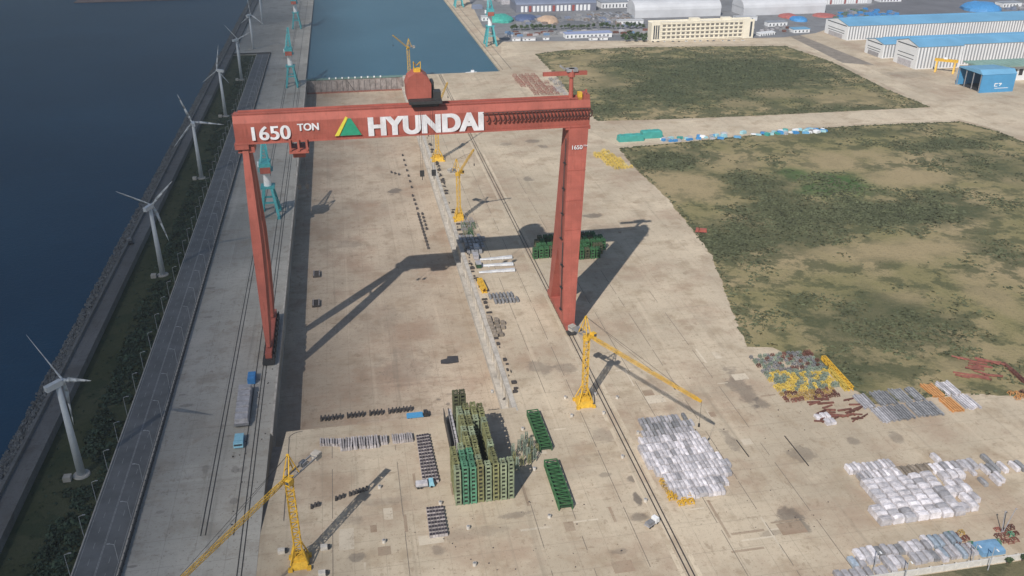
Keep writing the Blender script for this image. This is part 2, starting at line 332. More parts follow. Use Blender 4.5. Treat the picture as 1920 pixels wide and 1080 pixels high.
def inside(p, poly):
    c = False; j = len(poly)-1
    for i in range(len(poly)):
        a, b = poly[i], poly[j]
        if (a[1] > p[1]) != (b[1] > p[1]) and p[0] < (b[0]-a[0])*(p[1]-a[1])/(b[1]-a[1])+a[0]: c = not c
        j = i
    return c
def segd(p, a, b):
    dx, dy = b[0]-a[0], b[1]-a[1]; u = max(0, min(1, ((p[0]-a[0])*dx+(p[1]-a[1])*dy)/(dx*dx+dy*dy))); return math.hypot(p[0]-a[0]-u*dx, p[1]-a[1]-u*dy)
def tufts(poly_px, n, dark_spots, name, label, m, thr):
    poly = [tuple(P(*q)[:2]) for q in poly_px]; xs = [p[0] for p in poly]; ys = [p[1] for p in poly]; mb = MB(); k = 0; tries = 0
    while k < n and tries < n*12:
        tries += 1; x, yy = random.uniform(min(xs), max(xs)), random.uniform(min(ys), max(ys))
        if not inside((x, yy), poly): continue
        d = noise.fractal(Vector((x*.03, yy*.03, 2.0)), .7, 2.1, 5)*.6
        for c, r, a, kk in dark_spots:
            l = math.hypot((x-c[0])/r[0], (yy-c[1])/r[1])
            if l < 1.1: d += (.5 if kk != 't' else -.6)*a*(1.1-l)
        edge = min(segd((x, yy), poly[q], poly[(q+1)%len(poly)]) for q in range(len(poly)))
        if edge < 4: d += .45
        if d < thr+random.uniform(-.2, .2): continue
        k += 1; h = random.uniform(.25, .9); s = random.uniform(.45, 1.3)
        for q in range(3):
            a = random.random()*6.28; ox, oy = random.uniform(-.8,.8), random.uniform(-.8,.8); ca, sa = math.cos(a)*s, math.sin(a)*s
            mb.add([(x+ox-ca, yy+oy-sa, .05), (x+ox+ca, yy+oy+sa, .05), (x+ox+ca*.5-sa*.4, yy+oy+sa*.5+ca*.4, h), (x+ox-ca*.6-sa*.4, yy+oy-sa*.6+ca*.4, h*.8)], [(0,1,2,3)])
    return tag(mb.build(name, m), label, 'vegetation', kind='stuff')
M_TUFT = mat('scrub_leaves', (.078,.088,.046), .9, .35, .06)
tufts(F1, 11000, sp1, 'scrub', 'dark olive scrub and weeds growing over the upper grass field', M_TUFT, .14)
tufts(F2, 15000, sp2, 'scrub', 'patches of dark scrub growing over the dry lower field', M_TUFT, .28)

a_, b_ = P(140,2), P(492,2)
struct(MB().box(a_.x, -172, a_.y-6, a_.y+500, -6, -1), 'far_shore', mat('far_sand', (.27,.19,.16), .9, .2, .01))
# seawall, rocks, belt, road ---------------------------------------
YN, YF = 150, 1235
sw = MB(); sw.box(-154, -146.6, YN, FAR, -4, 2.6); sw.box(-155.4, -154, YN, FAR, -4, 4.2); sw.box(-146.6,-145.7, YN, FAR, -4, 2.9)
tag(sw.build('seawall', M_SEAWALL), 'long grey concrete seawall with parapet between open sea and green belt', 'seawall')
rk = MB()
for i in range(9000):
    u = random.random()**1.5; yy = YN+u*(1900-YN); t = random.random(); x = -155.6-t*9.5; z = 1.8-t*4.6; s = random.uniform(.8, 1.7)*(1+u*.5)
    b = [(x+random.uniform(-1,1)*s*.3+s*math.cos(a)*random.uniform(.5,.9), yy+s*math.sin(a)*random.uniform(.6,1.1), z-.6) for a in (0,1.2,2.5,3.7,5)]
    mb_t = [(x+(p[0]-x)*.55, yy+(p[1]-yy)*.55, z+random.uniform(.4,1.0)) for p in b]; rk.hull(b, mb_t)
M_ROCK = mat('armour_rock', (.13,.135,.14), .9, .4, .25)
tag(rk.build('rocks', M_ROCK), 'sloping bank of grey armour rocks along the outer foot of the seawall', 'rocks', kind='stuff')
struct(MB().hull([(-167,YN,-4),(-155.4,YN,-4),(-155.4,FAR,-4),(-167,FAR,-4)], [(-166,YN,-3.4),(-155.4,YN,1.2),(-155.4,FAR,1.2),(-166,FAR,-3.4)]), 'rock_bank', M_ROCK)
struct(MB().box(-145.7, -115, YN, YF, -6, -1.6), 'belt_ground', field_mat('belt_grass', (.085,.092,.055), (.045,.062,.035), (.05,.09,.03), (), 77.0, .5))
struct(MB().box(-145.7, -97.5, YF, FAR, -6, -.02), 'breakwater_apron', M_APRON)
rd = MB().box(-115, -97.5, YN, YF, -6, -.04); struct(rd, 'road', M_ASPH)
mk = MB()
for x in (-107.0, -106.6): mk.box(x-.09, x+.09, YN, YF-8, -.035, -.02)
for x in (-114.2, -99.6): mk.box(x-.09, x+.09, YN, YF-8, -.035, -.02)
for x in (-110.6, -103.1):
    for i in range(int((YF-YN)/9)): mk.box(x-.08, x+.08, YN+i*9, YN+i*9+3.6, -.035, -.02)
struct(mk, 'road_marking', mat('worn_road_paint', (.30,.30,.30), .8, .3))
struct(MB().box(-115.5,-115,YN,YF,-1.6,.15).box(-98.9,-98.3,YN,YF,-.04,.14), 'kerb', M_CONC)
bw = MB()
bw.box(-97.6,-97.2,YN,YF,-.04,1.9)
for i in range(int((YF-YN)/4)): bw.box(-97.75,-97.05,YN+i*4,YN+i*4+.4,-.02,2.15)
bw.box(-146,-97,YF-.6,YF,-.02,1.6)
tag(bw.build('boundary_fence', mat('fence_grey', (.06,.062,.066), .8, .2)), 'dark panelled boundary fence between the road and the quay apron', 'fence')
def leafy(mb, c, r, n, sz):
    for q in range(n):
        d = Vector((random.gauss(0,1), random.gauss(0,1), abs(random.gauss(0,.8)))).normalized(); p = Vector(c)+Vector((d.x*r, d.y*r, d.z*r*.85))*random.uniform(.55,1.05)
        a = Vector((random.gauss(0,1), random.gauss(0,1), random.gauss(0,.7))).normalized()*sz*random.uniform(.6,1.2); b = a.cross(d).normalized()*sz*random.uniform(.5,1)
        mb.add([p-a-b*.5, p+a*.3-b, p+a+b*.4, p-a*.3+b], [(0,1,2,3)])
bl = MB()
for i in range(3000):
    yy = YN+60+random.random()**1.3*(YF-YN-70); x = random.uniform(-131,-117.5)
    if noise.noise(Vector((x*.05, yy*.03, 5))) < -.38 or yy > 1000 and random.random() < .4: continue
    if any(abs(yy-Yt) < 9 and x < -120 for Yt in (336,541,731,926,1090)): continue
    r = random.uniform(.9, 2.2); leafy(bl, (x, yy, -1.5), r, 13, r*.42)
for i in range(500):
    yy = YN+60+random.random()*(YF-YN-70); x = random.uniform(-144,-131); r = random.uniform(.5,1.1)
    leafy(bl, (x, yy, -1.6), r, 6, r*.5)
tag(bl.build('shrubbery', M_LEAFD), 'dark green belt of low shrubs between seawall and road', 'shrubs', kind='stuff')

# crane rails ------------------------------------------------------
M_RAIL = mat('rail_slot', (.035,.033,.032), .6, .3)
def rails(xs, y0, y1, label, wid=.42, pale=None):
    t = MB()
    for x in xs: t.box(x-wid/2, x+wid/2, y0, y1, .001, .07)
    o = tag(t.build('crane_rail', M_RAIL), label, 'crane rail')
rails((109.6, 111.6), 150, 1068, 'pair of dark crane rails running along the yard right of the dock', .5)
rails((-70.9, -69.1), 285, 1700, 'outer pair of portal crane rails on the quay apron, nearest the road')
rails((-58.2,), 283, 1700, 'single dark rail on the quay between the portal crane and the dock edge')
rails((-55.0, -53.4), 240, 1068, 'inner pair of gantry crane rails beside the left dock edge')
rails((190, 201), 1080, 1900, 'rails along the quay on the far side of the harbour basin', .6)
struct(MB().box(106.6,108.4,150,1068,.001,.02).box(112.8,114.6,150,1068,.001,.02), 'rail_beam', M_TRACK)
# repaired slabs, darker and paler than the old concrete around them
for nm_, m_, n_, zz in (('concrete_patch', ground_mat('new_slab', (.56,.49,.39), .1, (), False, 5.0), 34, .012), ('worn_patch', ground_mat('worn_slab', (.34,.27,.20), .6, (), False, 8.0), 46, .018)):
    k = MB()
    for i in range(n_):
        px_, py_ = random.uniform(560, 1500), random.choice((random.uniform(250,470), random.uniform(640,1075), random.uniform(640,1075))); c = P(px_, py_)
        if c.y > DY0-16 and c.x < DR+24 or c.x < DL+16 or abs(c.x-110.6) < 14 or (c.x > 205 and c.y > 330): continue
        a, b2 = random.choice(((1.2,14),(9,1.0),(5,7),(3,4),(6,12),(1.0,22),(11,7.5),(14,1.2)))
        a *= random.uniform(.6,1.1); b2 *= random.uniform(.6,1.1); c.x = max(c.x, DL+9+a); k.box(c.x-a/2, c.x+a/2, c.y-b2/2, c.y+b2/2, .0005*i/n_, zz+.0001*i)
    struct(k, nm_, m_)
k = MB()
for x, y0, y1 in ((76,200,345),(84,360,1040),(97,200,1040),(131,220,700),(150,210,520),(171,220,460),(-20,205,340),(8,205,330),(60,205,280)):
    yy = y0
    while yy < y1: l = random.uniform(6,40); k.box(x-.14, x+.14, yy, min(y1,yy+l), .0006, .022); yy += l+random.uniform(1,14)
struct(k, 'drain_line', mat('dark_drain', (.16,.135,.11), .9, .3))
# right-hand coping of quay, tracks and roads over the yard
struct(MB().sheet([tuple(P(*q)[:2]) for q in ((1110,245),(1240,228),(1480,216),(1745,205),(1830,180),(1990,225),(1990,275),(1800,224),(1640,231),(1530,236),(1330,258),(1160,274),(1130,262))], .03), 'track', M_TRACK)
struct(MB().sheet([tuple(P(*q)[:2]) for q in ((1000,98),(940,110),(940,82),(1220,78),(1460,72),(1500,74),(1600,112),(1760,190),(1700,178),(1560,110),(1472,82),(1180,85))], .03), 'perimeter_track', M_TRACK)
struct(MB().sheet([tuple(P(*q)[:2]) for q in ((880,0),(905,50),(945,78),(1215,76),(1470,70),(1530,62),(1590,40),(2100,40),(2100,-30),(880,-30))], .035), 'storage_ground', M_STORE)
struct(MB().sheet([tuple(P(*q)[:2]) for q in ((1480,68),(1500,66),(1640,122),(1580,118))], .045), 'worn_asphalt', mat('worn_asphalt', (.22,.19,.16), .9, .2, .1))
# bottom right: verge and public road
struct(MB().box(120,330,204,214,.001,.05), 'verge', field_mat('verge_grass', (.2,.17,.11), (.08,.085,.05), (.05,.09,.03), (), 12.0, .45))
struct(MB().box(150,420,180,204,.001,.09), 'public_road', M_ASPH)
sh = MB().box(120,330,214.5,215.1,0,2.6)
for i in range(40): sh.box(120+i*5.2,120.5+i*5.2,214.3,215.3,0,2.8)
tag(sh.build('perimeter_wall', mat('pale_wall', (.55,.53,.50), .8, .1)), 'pale perimeter wall along the road at the lower right', 'wall')

# ================================================================== gantry crane
GX0, GX1, GYF, GYB, GZ0, GZ1 = -56.0, 122.5, 435.0, 446.0, 112.0, 126.0
gc = thing('gantry_crane', 'huge red gantry crane straddling the dry dock, its girder lettered in white', 'gantry crane', (30, 441, 0))
def loc(mb):                                               # built in world metres, moved to the crane's own origin
    mb.v = [(x-30, y-441, z) for x, y, z in mb.v]; return mb
g = MB().hull([(GX0,GYF+.9,GZ0),(GX1,GYF+.9,GZ0),(GX1,GYB-.9,GZ0),(GX0,GYB-.9,GZ0)], [(GX0,GYF,GZ1-3.6),(GX1,GYF,GZ1-3.6),(GX1,GYB,GZ1-3.6),(GX0,GYB,GZ1-3.6)])
g.hull([(GX0,GYF,GZ1-3.6),(GX1,GYF,GZ1-3.6),(GX1,GYB,GZ1-3.6),(GX0,GYB,GZ1-3.6)], [(GX0,GYF+1.3,GZ1),(GX1,GYF+1.3,GZ1),(GX1,GYB-1.3,GZ1),(GX0,GYB-1.3,GZ1)])
g.box(GX0-.6, GX0+6, GYF-.35, GYB+.3, GZ0-2.4, GZ0+.6); g.box(GX1-13, GX1+.3, GYF-.3, GYB+.3, GZ0-1.2, GZ0+.6)
girder = loc(g).build('girder', M_RED, gc)
g = MB()
for yy in (GYF+2.2, GYB-2.6): g.box(GX0+2, GX1-2, yy, yy+.9, GZ1, GZ1+.7)
g.box(GX0, GX1, GYF-.55, GYF+.05, GZ0+.1, GZ0+.9)
loc(g).build('runway_rail', M_RED, girder)
g = MB()
for i in range(90):
    x = GX0+i*2.0; g.bar((x,GYF+1.4,GZ1),(x,GYF+1.4,GZ1+1.2),.1)
g.bar((GX0,GYF+1.4,GZ1+1.2),(GX1,GYF+1.4,GZ1+1.2),.12); g.bar((GX0,GYF+1.4,GZ1+.6),(GX1,GYF+1.4,GZ1+.6),.09)
loc(g).build('handrail', M_RED, girder)
# festoon cable loops hanging from the upper edge of the front
g = MB().box(66, GX1-.5, GYF-1.3, GYF-.8, GZ1-4.1, GZ1-3.8)
loc(g).build('festoon_track', M_DARK, girder)
def text(body, size, x, z, y, name, m, bold=.02, sx=1.0, parent=None, space=1.0, wide=.022):
    c = bpy.data.curves.new(name, 'FONT'); c.body = body; c.size = size; c.offset = bold*size; c.extrude = .06; c.space_character = space; c.fill_mode = 'BOTH'
    o = bpy.data.objects.new(name, c); COL.objects.link(o); bpy.context.view_layer.update()
    me = bpy.data.meshes.new_from_object(o.evaluated_get(bpy.context.evaluated_depsgraph_get())); bpy.data.objects.remove(o)
    vs = [v.co.copy() for v in me.vertices]; fs = [tuple(p.vertices) for p in me.polygons]; k = MB(); bpy.data.meshes.remove(me)
    for q, sh in enumerate((-wide, 0, wide)):               # three passes of the brush make the heavy strokes
        k.add([(x+v.x*sx+sh*size-30, y-v.z-.02*q-441, z+v.y+.012*size*(q-1)*0) for v in vs], fs)
    return k.build(name, m, parent)
for i in range(28):
    x = 68+54*(i/27)**.86; k = MB(); pts = []
    for j in range(8):
        t = j/7; pts.append((x+1.5*math.sin(t*math.pi*.9)-.5*t, GYF-1.05, GZ1-4.0-5.2*t+(1.0 if j == 7 else 0)))
    for a, b in zip(pts, pts[1:]): k.bar(a, b, .55)
    loc(k).build('festoon_cable', mat('festoon_brown', (.06,.022,.02), .7, .2), girder)
M_LET = mat('white_lettering', (.64,.64,.67), .6, .12, .25, dirt=(.48,.40,.39))
yf = lambda z: GYF+.9*(1-(z-GZ0)/(GZ1-3.6-GZ0))-.12
text('HYUNDAI', 12.8, 8.2, 113.4, GYF-.02, 'lettering', M_LET, .03, 1.0, girder, 1.03, .03)
text('1650', 9.6, -49.6, 113.9, GYF-.02, 'lettering', M_LET, .008, 1.06, girder)
text('TON', 5.0, -25.8, 117.6, GYF-.02, 'lettering', M_LET, .015, .95, girder)
def tri(pts, m, name, y):
    k = MB(); k.hull([(x, y, z) for x, z in pts], [(x, y+.3, z) for x, z in pts]); loc(k).build(name, m, girder)
tri(((-5.6,114),(5.0,114),(.2,122.6),(-1.0,122.6)), mat('emblem_green', (.02,.26,.15), .5, .1), 'emblem', GYF-.2)
tri(((-8.2,114),(-6.1,114),(-1.2,122.9),(-2.2,123.6)), mat('emblem_yellow', (.62,.55,.06), .5, .1), 'emblem_stripe', GYF-.22)
# rigid box leg on the right
lg = thing('rigid_leg', None, None, (0,0,0)); lg.parent = gc
def leg_part(mb, name, parent=gc, m=M_RED): return loc(mb).build(name, m, parent)
bpy.data.objects.remove(lg)
g = MB().hull([(107.4,424,44),(116.2,424,44),(116.2,448,44),(107.4,448,44)], [(111.2,433.5,GZ0-.3),(121.4,433.5,GZ0-.3),(121.4,447,GZ0-.3),(111.2,447,GZ0-.3)])
g.hull([(107.2,418.5,6),(113.6,418.5,6),(113.6,424.5,6),(107.2,424.5,6)], [(107.4,424,44),(116.2,424,44),(116.2,435.4,44),(107.4,435.4,44)])
g.hull([(107.2,450.5,6),(113.6,450.5,6),(113.6,456.5,6),(107.2,456.5,6)], [(107.4,436.8,44),(116.2,436.8,44),(116.2,448,44),(107.4,448,44)])
rl = leg_part(g, 'rigid_leg')
for z in (58, 74, 90):
    t = (z-44)/(GZ0-44); leg_part(MB().box(107.4+3.8*t-.1, 116.2+5.2*t+.1, 424+9.5*t-.14, 424+9.5*t+.4, z, z+.5), 'stiffener', rl)
g = MB().box(107.6, 113.2, 414, 461, 3.4, 6.2); leg_part(g, 'sill_beam', rl)
g = MB()
for i in range(8):
    yy = 413+i*6.4; g.box(108.4, 112.8, yy, yy+4.6, .9, 3.4)
    for dx in (109.6, 111.6):
        g.tube((dx-.3,yy+1.2,.75),(dx+.3,yy+1.2,.75),.75,n=10); g.tube((dx-.3,yy+3.4,.75),(dx+.3,yy+3.4,.75),.75,n=10)
leg_part(g, 'bogie', rl, M_DARK)
g = MB()
for i in range(7):
    z = 12+i*13.5; t = max(0, (z-44)/(GZ0-44)); xl = 107.4+3.8*t-.25; yf0, yb0 = (424+9.5*t, 448) if z > 44 else (420, 424)
    g.box(xl-1.2, xl+.1, yf0+2, yf0+5, z, z+.25); g.bar((xl-1.1,yf0+2,z+1.2),(xl-1.1,yf0+5,z+1.2),.12)
    g.bar((xl-.6,yf0+3,z),(xl-.2 if z < 90 else xl,yf0+4.2,z+13.2),.5,.12)
leg_part(g, 'access_stair', rl, M_DARK)
t1 = text('1650', 3.1, 111.9, 101.2, 431.6, 'lettering', M_LET, .004, 1.0, rl, 1.0, .012)
t2 = text('TON', 1.15, 118.4, 102.6, 431.6, 'lettering', M_LET, .004, .95, rl, 1.0, .012)
# slender leg on the left: two spindle-shaped legs spread along the rail
def spindle(y_top, y_bot, name, x_shift=0):
    k = MB(); st = [(110,.5,1.7),(96,.9,2.3),(62,1,2.95),(40,1,2.6),(18,1,1.9),(7,1,1.1)]; rings = []
    for z, f, hw in st:
        t = (110-z)/104; yy = y_top+(y_bot-y_top)*t; xc = -51.6+x_shift+.6*math.sin(t*3.1)-.4*t
        d = 2.0+.5*f; rings.append([(xc-hw,yy-d,z),(xc+hw*.6,yy-d,z),(xc+hw,yy-d*.2,z),(xc+hw,yy+d,z),(xc-hw,yy+d,z)])
    for a, b in zip(rings, rings[1:]): k.hull(b, a)
    return leg_part(k, name)
spindle(438, 421, 'slender_leg'); spindle(443, 455, 'slender_leg')
g = MB().box(-55.5,-47.5,436,446,107.5,GZ0+.3); leg_part(g, 'leg_head')
leg_part(MB().box(-53.5,-50.2,413,464,3.6,6.4), 'sill_beam'); leg_part(MB().bar((-51.5,430,72),(-51.5,449,72),1.0), 'tie_beam')
g = MB()
for i in range(9):
    yy = 411+i*6.1; g.box(-54.9,-49.6,yy,yy+4.4,.8,3.6); g.tube((-55.4,yy+2.2,.8),(-53.0,yy+2.2,.8),.8,n=8)
    g.box(-49.6,-48.9,yy,yy+3.2,1.2,5.2)
leg_part(g, 'bogie', gc, M_DARK)
# upper trolley with its rounded machinery house
g = MB(); prof = [(28.6,130.2),(40.6,130.2),(40.9,137.2),(39.4,140.6),(36.8,142.7),(32.8,142.7),(29.7,140.6),(28.3,137.2)]
g.hull([(x,436.5,z) for x, z in prof], [(x,448.5,z) for x, z in prof])
th = leg_part(g, 'machinery_house')
g = MB().box(29.2,45.5,431.6,449.5,128.6,130.1); g.box(30.5,44,433.6,435.4,126.9,128.6); g.box(30.5,44,446,447.8,126.9,128.6)
for x in (29.5,33,36.5,40,43.5): g.bar((x,431.8,130.1),(x,431.8,131.5),.14)
g.bar((29.2,431.8,131.5),(45.5,431.8,131.5),.16); g.box(41.5,45.2,434,440,130.1,134); g.box(40.9,42.3,438,446,130.1,138)
leg_part(g, 'trolley_frame', gc, M_DARK)
g = MB()
for x in (32.8,36.2): g.bar((x,441,142.7),(x,441,147.6),.35); g.bar((x,441,147.6),(34.5,444,145),.3)
g.box(33,36,440,443,142.7,144.4); leg_part(g, 'roof_hoist', th, M_YEL)
for dx in (34, 40):
    k = MB()
    for e in (-.5,.5): k.bar((dx+e,433.2,128.6),(dx+e,433.2,94),.10)
    k.box(dx-1.1,dx+1.1,432.6,433.8,91,94); k.bar((dx,433.2,91),(dx,433.2,89),.35)
    leg_part(k, 'hoist_block', gc, M_DARK)
# lower trolley slung under the girder
g = MB().box(-31,-21.5,433.8,447,106.4,107.8)
for x in (-30.2,-26.2,-22.2):
    for yy in (433.4, 446.6): g.box(x-.5,x+.5,yy,yy+.8,107.8,GZ0+1.8)
g.box(-29.5,-23.5,437,444,103.4,106.4); leg_part(g, 'lower_trolley')
g = MB()
for x in (-28.5,-24.5): g.bar((x,441,103.4),(x,441,88),.14); g.box(x-.8,x+.8,440.4,441.6,85.5,88)
leg_part(g, 'hoist_block', gc, M_DARK)
# service jib crane on the right end
g = MB().tube((113.4,441,GZ1),(113.4,441,137.5),1.25,1.05,12); sc = leg_part(g, 'service_crane_mast')
g = MB().box(98.5,121.5,440.2,442.2,137.8,139.7); g.tube((113.4,441,137),(113.4,441,141.2),1.9,1.6,12); leg_part(g, 'service_crane_jib', sc)
g = MB().box(110.5,116.4,439.4,443.2,139.7,141.2); g.bar((109.6,441,141),(107.2,441,142.9),.9); leg_part(g, 'service_crane_winch', sc, M_GREY)
g = MB().box(116.4,118.4,437,440,GZ1,GZ1+3.6); leg_part(g, 'control_cabin', gc, M_YEL)
g = MB().box(119,122.3,436.4,445,GZ1,GZ1+2.4).box(119.4,120.4,437,438,GZ1+2.4,GZ1+4).box(121,122,441,442,GZ1+2.4,GZ1+4); leg_part(g, 'end_platform', gc)

# ================================================================== wind turbines
M_TURB = mat('turbine_grey_white', (.52,.55,.58), .5, .06)
def turbine(Yp, X, H, yaw, phase, label, blade=25.0):
    t = thing('wind_turbine', label, 'wind turbine', (X, Yp, -1.6), 0, 'wind turbines along the seawall')
    MB().tube((0,0,.4),(0,0,H),1.75,1.05,20).build('tower', M_TURB, t, True)
    f = MB().tube((0,0,-.2),(0,0,.6),3.6,3.4,20); f.box(-6.5,-3.4,-4.2,-1.2,0,2.3); f.build('foundation', M_CONC, t)
    c, s = math.cos(yaw), math.sin(yaw); ax = Vector((s, -c, .06)).normalized()            # rotor axis, pointing upwind
    n = MB(); a = Vector((0,0,H+1.1))-ax*5.2; b = Vector((0,0,H+1.1))+ax*1.7
    n.bar(a, b, 2.3, 2.5); nc = n.build('nacelle', M_TURB, t)
    hub = b+ax*.9; h = MB(); h.tube(b, hub, 1.15, 1.15, 14); h.tube(hub, hub+ax*1.3, 1.15, .35, 14); h.build('hub', M_TURB, t, True)
    side = ax.cross(Vector((0,0,1))).normalized(); up = side.cross(ax).normalized()
    for k in range(3):
        an = phase+k*2*math.pi/3; d = side*math.cos(an)+up*math.sin(an); q = d.cross(ax).normalized(); bl = MB(); rings = []
        for f, cw, th, tw in ((.02,.55,.5,0),(.10,.75,.45,.45),(.22,1.15,.3,.32),(.5,.82,.2,.18),(.8,.5,.12,.08),(1,.12,.05,.02)):
            qq = (q*math.cos(tw)+ax*math.sin(tw)); oo = ax*math.cos(tw)-q*math.sin(tw); c0 = hub+d*blade*f
            rings.append([c0-qq*cw*.7, c0+oo*th, c0+qq*cw*1.3, c0-oo*th])
        for r0, r1 in zip(rings, rings[1:]): bl.hull(r0, r1)
        bl.build('blade', M_TURB, t, True)
tl = ['nearest white wind turbine, standing in the belt at the lower left', 'second white wind turbine from the near end, blades spread over the seawall', 'third white wind turbine from the near end, level with the gantry crane',
      'fourth white wind turbine, just beyond the gantry girder', 'fifth white wind turbine, near the far end of the green belt', 'sixth white wind turbine, past the end wall of the belt', 'farthest white wind turbine at the top edge of the view']
# yaw turns the rotor towards the viewpoint; phase is each rotor's own standstill angle
for (Yp, X, yaw, ph), l in zip(((336,-126.8,R(135),R(20)),(541,-125.6,R(155),R(44)),(731,-125,R(-165),R(108)),(926,-125,R(-120),R(76)),(1090,-123,R(135),R(24)),(1267,-122,R(140),R(92)),(1460,-122,R(150),R(30))), tl):
    turbine(Yp, X, 45.4, yaw, ph, l, 25)

# ================================================================== tower cranes
def tower_crane(base, H, jdir, jlen, luff, label, clen=11.0, w=2.6, apron=7.0):
    t = thing('tower_crane', label, 'tower crane', (base[0], base[1], 0))
    MB().lattice((0,0,4.4),(0,0,H),w,w*.95,.2).build('mast', M_YEL, t)
    b = MB(); b.hull([(-apron*.55,-apron*.55,0),(apron*.55,-apron*.55,0),(apron*.55,apron*.55,0),(-apron*.55,apron*.55,0)], [(-apron*.42,-apron*.42,3.2),(apron*.42,-apron*.42,3.2),(apron*.42,apron*.42,3.2),(-apron*.42,apron*.42,3.2)])
    b.box(-2.2,2.2,-2.2,2.2,3.2,4.8)
    for sx in (-1,1):
        for sy in (-1,1): b.bar((sx*apron*.5,sy*apron*.5,2.4),(sx*1.3,sy*1.3,9.5),.45); b.cbox((sx*apron*.55,sy*apron*.55,.6),(1.6,1.6,1.2))
    b.build('base_frame', M_YEL, t)
    d = Vector((jdir[0], jdir[1], 0)).normalized(); sd_ = Vector((-d.y, d.x, 0))
    k = MB(); k.tube((0,0,H),(0,0,H+1.6),1.9,1.9,14); k.box(-1.8,1.8,-1.8,1.8,H+1.6,H+2.1); k.build('slewing_ring', M_YEL, t)
    top = Vector((0,0,H+2)); ang = math.atan2(d.y, d.x)
    c = MB(); cc = top+d*2.2+sd_*2.2; c.cbox((cc.x,cc.y,cc.z+.6),(2.2,1.8,2.3),ang); cb = c.build('cab', M_YEL, t)
    c = MB(); cf = cc+d*1.13; c.cbox((cf.x,cf.y,cf.z+.8),(.08,1.5,1.3),ang); c.build('windscreen', M_GLASS, cb)
    af = top-d*1.2+Vector((0,0,9.5)); a = MB()
    for s in (-1,1):
        a.bar(top+d*1.4+sd_*s*1.3, af+sd_*s*.4, .4); a.bar(top-d*4.5+sd_*s*1.3, af+sd_*s*.4, .35); a.bar(top+d*.4+sd_*s*1.1+Vector((0,0,3.2)), top-d*3+sd_*s*1.1+Vector((0,0,3.6)), .25)
    a.bar(af-sd_*.5, af+sd_*.5, .6); a.build('a_frame', M_YEL, t)
    root = top+d*1.6+Vector((0,0,.6)); tip = root+(d*math.cos(luff)+Vector((0,0,math.sin(luff))))*jlen
    mid = root.lerp(tip,.12); j = MB(); j.lattice(root, mid, .9, 2.2, .14, 1.2); j.lattice(mid, root.lerp(tip,.93), 1.2, 2.2, .11, 1.0); j.lattice(root.lerp(tip,.93), tip, 1.1, 1.6, .15, .6)
    jb = j.build('jib', M_YEL, t)
    k = MB(); k.bar(af, root.lerp(tip,.82)+Vector((0,0,.9)), .10); k.bar(af, root.lerp(tip,.6)+Vector((0,0,.9)), .08); k.bar(tip, tip-Vector((0,0,min(12,H*.3))), .09); k.build('pendant_line', M_DARK, t)
    e = tip-Vector((0,0,min(12,H*.3))); MB().cbox((e.x,e.y,e.z-.8),(.7,.5,1.6)).build('hook_block', M_DARK, t)
    k = MB(); p0, p1 = top-d*1, top-d*clen
    for s in (-1,1): k.bar(p0+sd_*s*1.3, p1+sd_*s*1.3, .4, .6)
    for i in range(6): q = p0.lerp(p1, i/5); k.bar(q-sd_*1.3, q+sd_*1.3, .25)
    q = p0.lerp(p1,.45); k.cbox((q.x,q.y,q.z+.9),(2.6,2.0,1.6),ang); k.build('counter_jib', M_GREY, t)
    k = MB()
    for i in range(3): q = top-d*(clen-.6-i*1.0); k.cbox((q.x,q.y,q.z-.5),(.85,2.9,2.6),ang)
    k.build('counterweight', M_CONC, t)
    return t
b = P(563,1057); tower_crane(b, 38, (-.60,-.80), 66, R(-3), 'yellow tower crane left of the dock head, jib reaching low over the quay', 17.5, 2.6, 6.2)
b = P(1095,757); tower_crane(b, 36, (31,-62), 69, R(0), 'yellow luffing tower crane beside the crane rails in the middle of the yard', 12, 2.3, 7.0)
b = P(861,412); tower_crane(b, 34, P(925,383)-P(885,368), 26, R(52), 'yellow tower crane standing beside the right dock wall, in front of the gantry girder', 10, 2.4, 6.0)
b = P(821,300); tower_crane(b, 42, (.5,.86), 30, R(35), 'yellow tower crane with its head hidden behind the red girder', 10, 2.6, 9.0)
b = P(768,150); tower_crane(b, 36, (-.9,-.5), 24, R(40), 'pale yellow tower crane at the far end of the dock, seen against the basin', 9, 3.0, 6.0)

